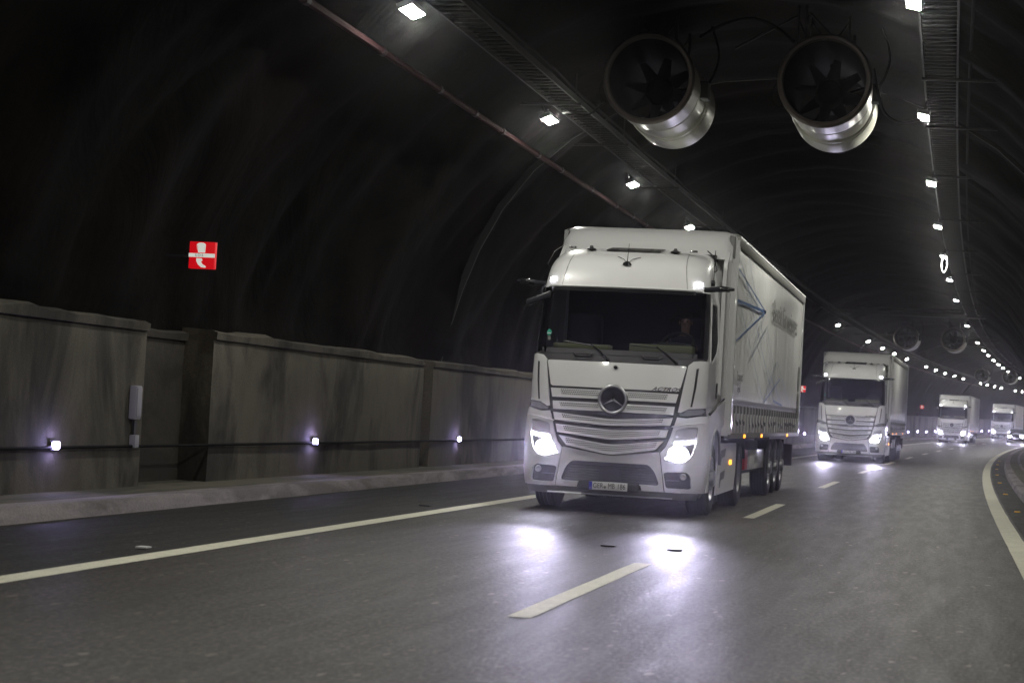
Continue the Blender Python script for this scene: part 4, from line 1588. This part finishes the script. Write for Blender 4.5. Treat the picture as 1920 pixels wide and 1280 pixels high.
    if sx < 0:
        bm = tube(bm_new(), [(-1.09, 0.42, 3.05), (-1.12, 0.33, 2.98), (-1.10, 0.27, 2.88)], 0.016, 8)
        km = obj('kerb_mirror', bm, M_MIRROR_ARM, truck)
        bm = bm_new()
        box(bm, -1.30, -0.96, 0.20, 0.27, 2.80, 2.90, 0.03)
        for v in bm.verts:
            v.co.z += (v.co.x + 1.13) * 0.42
            v.co.y += -0.25 * abs(v.co.x + 1.13)
        obj('mirror_head', bm, M_MIRROR_ARM, km, smooth=60)

# wipers
for pts, bl in ((((-0.112, 2.05), (-0.24, 2.17), (-0.362, 2.25)), ((-0.752, 2.285), (-0.332, 2.235))), (((0.808, 2.05), (0.66, 2.17), (0.528, 2.26)), ((0.168, 2.27), (0.558, 2.245)))):
    f3 = lambda x, z, o=0.045: surf(x2u(x, z), z) + Vector((0, -o, 0))
    w_ = obj('wiper', tube(bm_new(), [f3(x, z) for x, z in pts], [0.016, 0.013, 0.009], 8), M_BLACK, truck)
    obj('wiper_blade', tube(bm_new(), [f3(*bl[0], 0.02), f3((bl[0][0] + bl[1][0]) / 2, (bl[0][1] + bl[1][1]) / 2, 0.03), f3(*bl[1], 0.02)], 0.010, 6), M_DARK, w_)
    obj('wiper_hub', lathe(bm_new(), [(0.0001, 0), (0.022, 0), (0.022, -0.05), (0.0001, -0.055)], 12, 'Y', c=tuple(f3(pts[0][0], pts[0][1], 0.0))), M_BLACK, w_)

# ---- interior
obj('dashboard', box(bm_new(), -1.02, 1.02, 0.34, 0.75, 1.9, 2.20, 0.03), M_INTERIOR, truck)
obj('dashboard_trim', box(bm_new(), -0.93, -0.16, 0.40, 0.70, 2.20, 2.265, 0.01), M_DASH, truck)
obj('dashboard_trim', box(bm_new(), 0.12, 0.98, 0.40, 0.74, 2.20, 2.30, 0.01), M_DASH, truck)
obj('instrument_binnacle', box(bm_new(), 0.48, 0.95, 0.50, 0.80, 2.27, 2.34, 0.02), M_INTERIOR, truck)
obj('bunk_wall', box(bm_new(), -1.08, 1.08, 2.15, 2.2, 1.5, 3.5), M_INTERIOR, truck)
obj('cab_floor', box(bm_new(), -1.08, 1.08, 0.4, 2.2, 1.42, 1.46), M_INTERIOR, truck)
for sx in (-0.72, 0.72):
    st_ = obj('seat', box(bm_new(), sx - 0.26, sx + 0.26, 1.15, 1.65, 1.75, 1.98, 0.06), M_INTERIOR, truck)
    obj('seat_backrest', box(bm_new(), sx - 0.25, sx + 0.25, 1.58, 1.76, 1.95, 2.75, 0.08), M_INTERIOR, st_)
bm = bm_new()
cw = Vector((0.72, 0.86, 2.30))
ring = []
for k in range(33):
    a = 2 * math.pi * k / 32
    ring.append(cw + Vector((0.235 * math.cos(a), 0.235 * math.sin(a) * 0.55, 0.235 * math.sin(a) * 0.83)))
tube(bm, ring, 0.017, 8, cap=False)
sw = obj('steering_wheel', bm, mat('steering wheel leather', (0.07, 0.07, 0.075), 0.35), truck)
bm = bm_new()
for a in (0, math.pi, -math.pi / 2):
    tube(bm, [cw, cw + Vector((0.23 * math.cos(a), 0.23 * math.sin(a) * 0.55, 0.23 * math.sin(a) * 0.83))], 0.014, 6)
tube(bm, [cw + Vector((0, -0.02, 0.02)), cw + Vector((0, -0.16, -0.22))], 0.04, 8)
obj('steering_column', bm, M_INTERIOR, sw)

# ---- chassis
obj('chassis_frame', box(bm_new(), -0.45, 0.45, 0.9, 6.6, 0.72, 1.02, 0.02), M_CHASSIS, truck)
obj('engine_block', box(bm_new(), -0.6, 0.6, 0.35, 1.9, 0.42, 1.35, 0.04), M_CHASSIS, truck)
obj('gearbox', box(bm_new(), -0.35, 0.35, 1.9, 3.2, 0.5, 1.25, 0.04), M_CHASSIS, truck)
for yy_ in (1.4, 5.1, 10.5, 11.81, 13.12):
    obj('axle', tube(bm_new(), [(-1.0, yy_, 0.51), (1.0, yy_, 0.51)], 0.08, 8), M_CHASSIS, truck)


def make_wheel(front):
    bm = bm_new()
    w = 0.16
    pr = [(0.30, -w + 0.02), (0.36, -w), (0.46, -w + 0.005), (0.50, -w + 0.03)]
    # tread with grooves
    t0 = -w + 0.03
    for k in range(5):
        a0 = t0 + (2 * w - 0.06) * k / 5
        a1 = t0 + (2 * w - 0.06) * (k + 1) / 5
        pr += [(0.512, a0 + 0.006), (0.512, a1 - 0.006)]
        if k < 4:
            pr += [(0.500, a1 - 0.004), (0.500, a1 + 0.004)]
    pr += [(0.50, w - 0.03), (0.46, w - 0.005), (0.36, w), (0.30, w - 0.02)]
    lathe(bm, pr, 40, 'X', close=True)
    ty = obj('tyre', bm, M_TYRE, None, smooth=30)
    bm = bm_new()
    if front:
        pr = [(0.0001, 0.20), (0.10, 0.20), (0.115, 0.185), (0.12, 0.13), (0.17, 0.125), (0.19, 0.10), (0.25, 0.06), (0.275, 0.11), (0.295, 0.145), (0.305, 0.145), (0.30, 0.10), (0.29, -0.12), (0.0001, -0.12)]
    else:
        pr = [(0.0001, 0.06), (0.10, 0.06), (0.12, 0.04), (0.13, -0.02), (0.20, -0.03), (0.24, 0.0), (0.275, 0.09), (0.295, 0.145), (0.305, 0.145), (0.30, 0.10), (0.29, -0.12), (0.0001, -0.12)]
    lathe(bm, pr, 32, 'X')
    base = 0.128 if front else -0.02
    for k in range(10):
        a = 2 * math.pi * k / 10
        c_ = Vector((base, 0.155 * math.cos(a), 0.155 * math.sin(a)))
        tube(bm, [c_, c_ + Vector((0.035, 0, 0))], 0.014, 6)
    ri = obj('rim', bm, M_RIM if front else mat('dull wheel rim', (0.16, 0.16, 0.16), 0.5, 0.6), None, smooth=35)
    return ty, ri


wf = make_wheel(True)
wr = make_wheel(False)
first = {}
for (yy_, src, xs_) in ((1.4, wf, (1.06,)), (5.1, wr, (1.06, 0.72)), (10.5, wf, (1.06,)), (11.81, wf, (1.06,)), (13.12, wf, (1.06,))):
    for sx in (-1, 1):
        for xx in xs_:
            w_ = empty('wheel', (sx * xx, yy_, 0.512), 0, truck)
            ang = random.uniform(0, 6)
            for part in src:
                if part.name not in first:
                    first[part.name] = 1
                    o = part
                    o.parent = w_
                else:
                    o = share(part.name.split('.')[0], part, w_)
                o.rotation_euler = (ang, 0, 0 if sx > 0 else math.pi)

# ---- trailer
TY0, TY1 = 2.78, 16.32
tl = obj('trailer_body', box(bm_new(), -1.255, 1.255, TY0, TY1, 1.14, 3.94, 0.02), M_TARP, truck, smooth=0)
obj('front_bulkhead', box(bm_new(), -1.26, 1.26, TY0 - 0.04, TY0 + 0.02, 1.10, 4.0, 0.01), M_WHITE, truck)
for sx in (-1, 1):
    # rippled curtain as real relief
    bm = bm_new()
    rws = []
    ny, nzc = 180, 14
    for i in range(ny + 1):
        y = TY0 + 0.05 + (TY1 - TY0 - 0.10) * i / ny
        rr = []
        for j in range(nzc + 1):
            z = 1.16 + (3.88 - 1.16) * j / nzc
            hgt = math.sin(math.pi * min(1, (z - 1.16) / 2.7))
            d = 0.007 * hgt * noise.noise(Vector((y * 2.2, z * 0.35, sx)))
            d += 0.011 * hgt * noise.noise(Vector((y * 0.55, z * 0.6, 5 * sx)))
            if z < 1.62:
                d += 0.006 * math.sin(y * 2 * math.pi / 0.48)
            rr.append(bm.verts.new((sx * (1.266 + d), y, z)))
        rws.append(rr)
    for a, b in zip(rws, rws[1:]):
        for j in range(nzc):
            bm.faces.new((a[j], b[j], b[j + 1], a[j + 1]))
    bmesh.ops.recalc_face_normals(bm, faces=bm.faces)
    cu = obj('side_curtain', bm, M_TARP, truck, smooth=180)
    obj('curtain_band', box(bm_new(), min(sx * 1.262, sx * 1.292), max(sx * 1.262, sx * 1.292), TY0 + 0.05, TY1 - 0.15, 1.585, 1.645), M_BAND, cu)
    obj('roof_rail', box(bm_new(), min(sx * 1.20, sx * 1.305), max(sx * 1.20, sx * 1.305), TY0, TY1, 3.88, 4.00, 0.012), mat('rail paint', (0.32, 0.32, 0.29), 0.4, 0.2), truck)
    bm = bm_new()
    rws = []
    for i in range(140):
        y = TY0 + 0.0 + (TY1 - TY0) * i / 139
        b_ = 0.012 * noise.noise(Vector((y * 5, 0, 0)))
        rws.append([bm.verts.new((sx * x, y, z + b_)) for x, z in ((1.31, 4.002), (1.31, 4.03), (1.26, 4.055), (1.0, 4.065))])
    for a, b in zip(rws, rws[1:]):
        for j in range(3):
            bm.faces.new((a[j], b[j], b[j + 1], a[j + 1]))
    obj('roof_edge', bm, M_TARP, truck, smooth=180)
    obj('side_raff', box(bm_new(), min(sx * 1.20, sx * 1.30), max(sx * 1.20, sx * 1.30), TY0 + 0.02, TY1, 1.07, 1.15, 0.01), M_GREY, truck)
    obj('corner_post', box(bm_new(), min(sx * 1.15, sx * 1.298), max(sx * 1.15, sx * 1.298), TY0 - 0.02, TY0 + 0.11, 1.12, 3.97, 0.01), M_WHITE, truck)
    obj('corner_post', box(bm_new(), min(sx * 1.15, sx * 1.298), max(sx * 1.15, sx * 1.298), TY1 - 0.13, TY1, 1.12, 3.97, 0.01), M_WHITE, truck)
    # straps with buckles and loose dark tails
    for k in range(26):
        y = TY0 + 0.42 + 0.50 * k
        if y > TY1 - 0.2:
            break
        bm = bm_new()
        box(bm, min(sx * 1.274, sx * 1.294), max(sx * 1.274, sx * 1.294), y - 0.014, y + 0.014, 1.10, 1.56)
        s_ = obj('curtain_strap', bm, mat('strap webbing', (0.34, 0.33, 0.33), 0.7), truck, smooth=0)
        bm = bm_new()
        box(bm, min(sx * 1.285, sx * 1.312), max(sx * 1.285, sx * 1.312), y - 0.03, y + 0.03, 1.44, 1.55, 0.008)
        obj('strap_buckle', bm, M_GREY, s_)
        if k % 7 not in (3,):
            bm = bm_new()
            L_ = random.choice((0.28, 0.42, 0.5))
            dz = random.uniform(-0.10, 0.01)
            pr_ = [(y, 1.40), (y + 0.06, 1.33), (y + L_ * 0.55, 1.32 + dz * 0.6), (y + L_, 1.33 + dz)]
            a = [bm.verts.new((sx * 1.312, yy2, z + 0.028)) for yy2, z in pr_]
            b = [bm.verts.new((sx * 1.312, yy2, z - 0.032)) for yy2, z in pr_]
            for m_ in range(3):
                bm.faces.new((a[m_], a[m_ + 1], b[m_ + 1], b[m_]))
            bmesh.ops.solidify(bm, geom=bm.faces[:], thickness=0.012)
            obj('strap_tail', bm, M_CHASSIS, s_, smooth=0)
    # side markers under the trailer
    for y, z in ((4.76, 1.10), (7.68, 1.10), (13.16, 1.10)):
        obj('side_marker', box(bm_new(), min(sx * 1.29, sx * 1.315), max(sx * 1.29, sx * 1.315), y - 0.08, y + 0.08, z - 0.03, z + 0.025, 0.008), M_AMBER, truck)
    # guard panel and red extinguisher box
    obj('side_guard', box(bm_new(), min(sx * 1.10, sx * 1.16), max(sx * 1.10, sx * 1.16), 7.25, 9.85, 0.52, 0.85, 0.01), M_WHITE, truck)
    obj('guard_lettering', box(bm_new(), min(sx * 1.155, sx * 1.164), max(sx * 1.155, sx * 1.164), 8.2, 8.75, 0.62, 0.74), M_TEXT, truck)
    obj('extinguisher_box', box(bm_new(), min(sx * 0.95, sx * 1.14), max(sx * 0.95, sx * 1.14), 6.75, 7.2, 0.52, 0.86, 0.03), M_RED2, truck)
    obj('mudflap', box(bm_new(), min(sx * 0.85, sx * 1.18), max(sx * 0.85, sx * 1.18), 14.0, 14.03, 0.26, 1.0), M_CHASSIS, truck)
    obj('landing_leg', box(bm_new(), min(sx * 0.72, sx * 0.84), max(sx * 0.72, sx * 0.84), 5.9, 6.02, 0.35, 1.1), M_SILVER, truck)
    obj('wheel_cover', box(bm_new(), min(sx * 0.9, sx * 1.25), max(sx * 0.9, sx * 1.25), 9.85, 13.8, 1.03, 1.07), M_GREY, truck)
    # chrome fender stay by the drive wheel
obj('trailer_frame', box(bm_new(), -0.55, 0.55, 3.2, 15.9, 0.95, 1.13, 0.01), M_CHASSIS, truck)
obj('trailer_floor', box(bm_new(), -1.25, 1.25, 2.9, 16.3, 1.06, 1.13), M_CHASSIS, truck)
obj('rear_underrun', box(bm_new(), -1.2, 1.2, 16.0, 16.15, 0.45, 0.9, 0.02), M_CHASSIS, truck)
obj('pallet_box', box(bm_new(), -1.05, 1.05, 7.3, 9.8, 0.45, 1.0, 0.02), M_CHASSIS, truck)

# ---- printed lines and lettering on the near truck's curtain
first_only = []


def side_line(name, a, b, w, m):
    """flat film strip on the curtain from (y,z) a to b"""
    X = 1.300
    d = Vector((b[0] - a[0], b[1] - a[1]))
    L = d.length
    n_ = Vector((-d.y, d.x)).normalized() * w / 2
    n = max(2, int(L / 0.4))
    bm = bm_new()
    u0, v0 = [], []
    for k in range(n + 1):
        p = Vector(a) + d * k / n
        sc = 1
        u0.append(bm.verts.new((X, p.x + n_.x, p.y + n_.y)))
        v0.append(bm.verts.new((X, p.x - n_.x, p.y - n_.y)))
    for k in range(n):
        bm.faces.new((u0[k], u0[k + 1], v0[k + 1], v0[k]))
    bmesh.ops.recalc_face_normals(bm, faces=bm.faces)
    o = obj(name, bm, m, truck, smooth=0)
    first_only.append(o)
    return o


for a, b, w in (((2.81, 3.55), (7.32, 3.18), 0.05), ((2.86, 3.09), (7.4, 3.18), 0.075), ((2.90, 2.50), (7.4, 3.18), 0.05), ((7.8, 1.66), (10.86, 2.13), 0.04), ((9.7, 1.72), (11.6, 1.66), 0.06)):
    side_line('blue_stripe', a, b, w * 0.66, M_BLUE)
for a, b, w in (((2.9, 3.70), (5.6, 3.06), 0.05), ((3.3, 3.62), (9.8, 1.69), 0.05), ((4.17, 3.82), (7.4, 2.65), 0.045), ((7.7, 2.95), (11.06, 1.66), 0.045), ((2.9, 3.15), (7.7, 1.68), 0.045),
                ((7.4, 3.18), (5.3, 2.33), 0.04), ((8.3, 2.25), (11.5, 1.68), 0.045), ((10.1, 2.45), (7.9, 1.70), 0.045), ((10.1, 2.45), (13.4, 1.68), 0.04), ((5.4, 2.36), (7.8, 2.95), 0.035)):
    side_line('pale_stripe', a, b, w * 0.6, M_BLUE2)
for s, size, y, z, sxx in (('Bereit für weiteres', 0.56, 11.65, 3.27, 1.32), ('Transport', 0.20, 3.68, 1.99, 1.05), ('Logistik', 0.16, 3.6, 1.81, 0.95)):
    o = text_mesh('curtain_lettering', s, size, M_TEXT, truck, (1.302, y, z), (R(90), 0, R(90)), 0.001, sxx)
    first_only.append(o)
for k in range(2):
    pts = [(1.302, 15.45 + 0.16 * math.cos(a * math.pi / 10), 2.25 - 0.42 * k * 1.3 + 0.26 * math.sin(a * math.pi / 10)) for a in range(21)]
    o = obj('curtain_roundel', tube(bm_new(), pts, 0.010, 4, cap=False), M_TEXT, truck)
    first_only.append(o)

# ---- place the four trucks
TR = [(-4.4184, 26.58), (-4.05, 74.0), (-4.80, 172.0), (-4.55, 236.0)]
labels = [None, 'second white truck in the convoy, right behind the front truck', 'third white truck in the convoy, small and far off', 'fourth and farthest white truck with a dark car beside it']
skip = {o.name.split('.')[0] for o in first_only} | {'small_badge'}
copies = []
for i in (1, 2, 3):
    sk_ = set(skip)
    if i >= 2:
        sk_ |= {'strap_tail', 'strap_buckle', 'lower_grille_bar', 'sticker_stripe', 'toll_sticker', 'antenna_lead', 'headlight_beam'}
    c = copy_tree(truck, None, None, sk_)
    copies.append(c)
    tag(c, labels[i])
for t_, (x, y) in zip([truck] + copies, TR):
    p = P(x, y, 0)
    t_.location = p
    t_.rotation_euler = (0, 0, head(y))
# far trucks keep one plain pair of beams
for c, (x, y) in list(zip(copies, TR[1:]))[1:]:
    for sgn in (-1, 1):
        li = bpy.data.objects['headlight_beam'].data
        lo = bpy.data.objects.new('headlight_beam', li)
        COL.objects.link(lo)
        lo.parent = c
        lo.location = (sgn * 0.90, -0.06, 0.85)
        lo.rotation_euler = (R(89.5), 0, R(185))


# ------------------------------------------------------------ driver of the near truck
def skinned(name, verts, edges_, radii, m, parent=None, root=0, lv=2):
    me = bpy.data.meshes.new(name)
    me.from_pydata(verts, edges_, [])
    o = bpy.data.objects.new(name, me)
    COL.objects.link(o)
    o.modifiers.new('skin', 'SKIN')
    for i, r in enumerate(radii):
        me.skin_vertices[0].data[i].radius = (r, r) if not isinstance(r, tuple) else r
        me.skin_vertices[0].data[i].use_root = (i == root)
    sb = o.modifiers.new('sub', 'SUBSURF')
    sb.levels = sb.render_levels = lv
    dg = bpy.context.evaluated_depsgraph_get()
    me2 = bpy.data.meshes.new_from_object(o.evaluated_get(dg))
    o.modifiers.clear()
    o.data = me2
    me2.materials.clear()
    for x in (m if isinstance(m, list) else [m]):
        me2.materials.append(x)
    for p in me2.polygons:
        p.use_smooth = True
    if parent:
        o.parent = parent
    return o


tp = Vector(truck.location)
base = tp + Vector((0.74, 1.42, 1.98))
per = empty('person', base)
tag(per, 'driver in dark shirt at the steering wheel of the front truck', 'person')
V = [(0, 0, 0.05), (0, 0.05, 0.25), (0, 0.06, 0.42), (0, 0.02, 0.50), (0, 0.0, 0.56), (0, -0.01, 0.66), (0, -0.01, 0.75),
     (0.19, 0.03, 0.42), (0.24, -0.10, 0.22), (0.20, -0.42, 0.32), (-0.19, 0.03, 0.42), (-0.24, -0.10, 0.22), (-0.20, -0.42, 0.32),
     (0.11, -0.2, 0.05), (0.14, -0.48, 0.08), (0.14, -0.55, -0.25), (-0.11, -0.2, 0.05), (-0.14, -0.48, 0.08), (-0.14, -0.55, -0.25)]
Ed = [(0, 1), (1, 2), (2, 3), (3, 4), (4, 5), (5, 6), (2, 7), (7, 8), (8, 9), (2, 10), (10, 11), (11, 12), (0, 13), (13, 14), (14, 15), (0, 16), (16, 17), (17, 18)]
Rd = [(0.16, 0.13), (0.17, 0.12), (0.16, 0.11), 0.065, 0.06, (0.078, 0.095), (0.072, 0.085), 0.062, 0.047, 0.032, 0.062, 0.047, 0.032, 0.085, 0.07, 0.05, 0.085, 0.07, 0.05]
body = skinned('body', V, Ed, Rd, [M_SHIRT, M_SKIN], per)
for p in body.data.polygons:
    c = p.center
    if c.z > 0.49 or (c.y < -0.38 and c.z > 0.25):
        p.material_index = 1
bm = bm_new()
bmesh.ops.create_uvsphere(bm, u_segments=20, v_segments=12, radius=1)
for v in bm.verts:
    v.co = Vector((v.co.x * 0.088, v.co.y * 0.105 + 0.015, v.co.z * 0.075 + 0.765))
bmesh.ops.delete(bm, geom=[v for v in bm.verts if v.co.z < 0.745 and v.co.y < 0.0], context='VERTS')
obj('hair', bm, M_HAIR, per, smooth=180)
bm = bm_new()
tube(bm, [(0, -0.098, 0.70), (0, -0.118, 0.665), (0, -0.098, 0.655)], [0.008, 0.016, 0.010], 8)
obj('nose', bm, M_SKIN, per)
for sx in (-1, 1):
    bm = bm_new()
    bmesh.ops.create_uvsphere(bm, u_segments=10, v_segments=8, radius=0.011)
    for v in bm.verts:
        v.co += Vector((sx * 0.032, -0.094, 0.695))
    obj('eye', bm, M_INK, per)
    bm = bm_new()
    bmesh.ops.create_uvsphere(bm, u_segments=10, v_segments=8, radius=1)
    for v in bm.verts:
        v.co = Vector((v.co.x * 0.010 + sx * 0.088, v.co.y * 0.018 + 0.0, v.co.z * 0.03 + 0.68))
    obj('ear', bm, M_SKIN, per)
    # hand closed on the wheel rim: palm and five fingers
    hx = sx * 0.20
    bm = bm_new()
    tube(bm, [(hx, -0.42, 0.32), (hx, -0.47, 0.335), (hx, -0.505, 0.34)], [0.030, 0.036, 0.032], 8)
    for k in range(4):
        zo = 0.03 - 0.02 * k
        Lf = (0.045, 0.052, 0.049, 0.040)[k]
        tube(bm, [(hx, -0.50, 0.335 + zo), (hx - sx * 0.01, -0.50 - Lf, 0.34 + zo), (hx - sx * 0.03, -0.505 - Lf, 0.335 + zo), (hx - sx * 0.035, -0.515, 0.33 + zo)], [0.010, 0.009, 0.008, 0.007], 6)
    tube(bm, [(hx, -0.47, 0.36), (hx - sx * 0.02, -0.49, 0.385), (hx - sx * 0.035, -0.52, 0.39)], [0.012, 0.010, 0.008], 6)
    obj('hand', bm, M_SKIN, per)

# ------------------------------------------------------------ dark car in the inner lane
car = empty('car', P(-0.95, 203, 0), head(203))
tag(car, 'dark car with bright headlights in the inner lane beside the farthest truck', 'car')
bm = bm_new()
secs = [(0.0, 0.35, 0.62, 0.72), (0.12, 0.28, 0.74, 0.82), (0.9, 0.25, 0.92, 0.88), (1.35, 0.25, 0.98, 0.90), (3.6, 0.25, 1.0, 0.90), (4.1, 0.3, 0.98, 0.85), (4.25, 0.4, 0.85, 0.78)]
rws = []
for y, zb, zt, w in secs:
    rws.append([bm.verts.new(p) for p in ((-w * 0.93, y, zb), (-w, y, zb + 0.18), (-w, y, zt - 0.12), (-w * 0.9, y, zt), (w * 0.9, y, zt), (w, y, zt - 0.12), (w, y, zb + 0.18), (w * 0.93, y, zb))])
for a, b in zip(rws, rws[1:]):
    for k in range(8):
        bm.faces.new((a[k], a[(k + 1) % 8], b[(k + 1) % 8], b[k]))
bm.faces.new(rws[0])
bm.faces.new(rws[-1][::-1])
bmesh.ops.recalc_face_normals(bm, faces=bm.faces)
cb = obj('body', bm, M_CAR, car, smooth=40)
bm = bm_new()
lo_ = [(-0.80, 1.15, 0.95), (0.80, 1.15, 0.95), (0.82, 4.0, 0.98), (-0.82, 4.0, 0.98)]
hi_ = [(-0.60, 1.95, 1.42), (0.60, 1.95, 1.42), (0.60, 3.4, 1.44), (-0.60, 3.4, 1.44)]
a = [bm.verts.new(p) for p in lo_]
b = [bm.verts.new(p) for p in hi_]
for k in range(4):
    bm.faces.new((a[k], a[(k + 1) % 4], b[(k + 1) % 4], b[k]))
bm.faces.new(b)
bmesh.ops.recalc_face_normals(bm, faces=bm.faces)
obj('cabin', bm, M_CAR, car, smooth=0)
bm = bm_new()
vs = [bm.verts.new(p) for p in ((-0.70, 1.20, 0.985), (0.70, 1.20, 0.985), (0.55, 1.90, 1.38), (-0.55, 1.90, 1.38))]
bm.faces.new(vs)
bmesh.ops.solidify(bm, geom=bm.faces[:], thickness=0.02)
obj('windscreen', bm, M_BLACK, car, smooth=0)
obj('number_plate', box(bm_new(), -0.26, 0.26, -0.03, 0.0, 0.42, 0.53), M_PLATE, car)
obj('grille', box(bm_new(), -0.45, 0.45, -0.015, 0.02, 0.56, 0.66), M_DARK, car)
for sx in (-1, 1):
    hd = obj('headlight', box(bm_new(), min(sx * 0.46, sx * 0.74), max(sx * 0.46, sx * 0.74), 0.0, 0.12, 0.58, 0.72, 0.03), M_HEAD, car)
    obj('door_mirror', box(bm_new(), min(sx * 0.88, sx * 1.03), max(sx * 0.88, sx * 1.03), 1.4, 1.55, 0.95, 1.08, 0.03), M_CAR, car)
    lo = bpy.data.objects.new('headlight_beam', bpy.data.objects['headlight_beam'].data)
    COL.objects.link(lo)
    lo.parent = car
    lo.location = (sx * 0.6, -0.05, 0.65)
    lo.rotation_euler = (R(87), 0, R(180))
    for yy_ in (0.85, 3.45):
        bm = lathe(bm_new(), [(0.0001, -0.1), (0.28, -0.1), (0.32, -0.07), (0.32, 0.07), (0.28, 0.1), (0.18, 0.09), (0.0001, 0.07)], 20, 'X', c=(sx * 0.80, yy_, 0.32))
        obj('wheel', bm, M_TYRE, car)

# ------------------------------------------------------------ haze in the tunnel air
if HAZE > 0:
    bm = box(bm_new(), -62, 130, -58, 455, -2.0, 14.0)
    hz = obj('haze', bm, [], None, smooth=0)
    m = bpy.data.materials.new('tunnel haze')
    m.use_nodes = True
    m.node_tree.nodes.remove(m.node_tree.nodes['Principled BSDF'])
    pv = m.node_tree.nodes.new('ShaderNodeVolumePrincipled')
    pv.inputs['Color'].default_value = (0.95, 0.93, 0.98, 1)
    pv.inputs['Density'].default_value = HAZE
    pv.inputs['Anisotropy'].default_value = 0.975  # strong forward scatter stands in for lens bloom around the headlights
    m.node_tree.links.new(pv.outputs[0], m.node_tree.nodes['Material Output'].inputs['Volume'])
    hz.data.materials.append(m)
    hz['kind'] = 'stuff'
    hz['label'] = 'thin exhaust haze in the tunnel air, shaped to imitate bloom around the headlights'
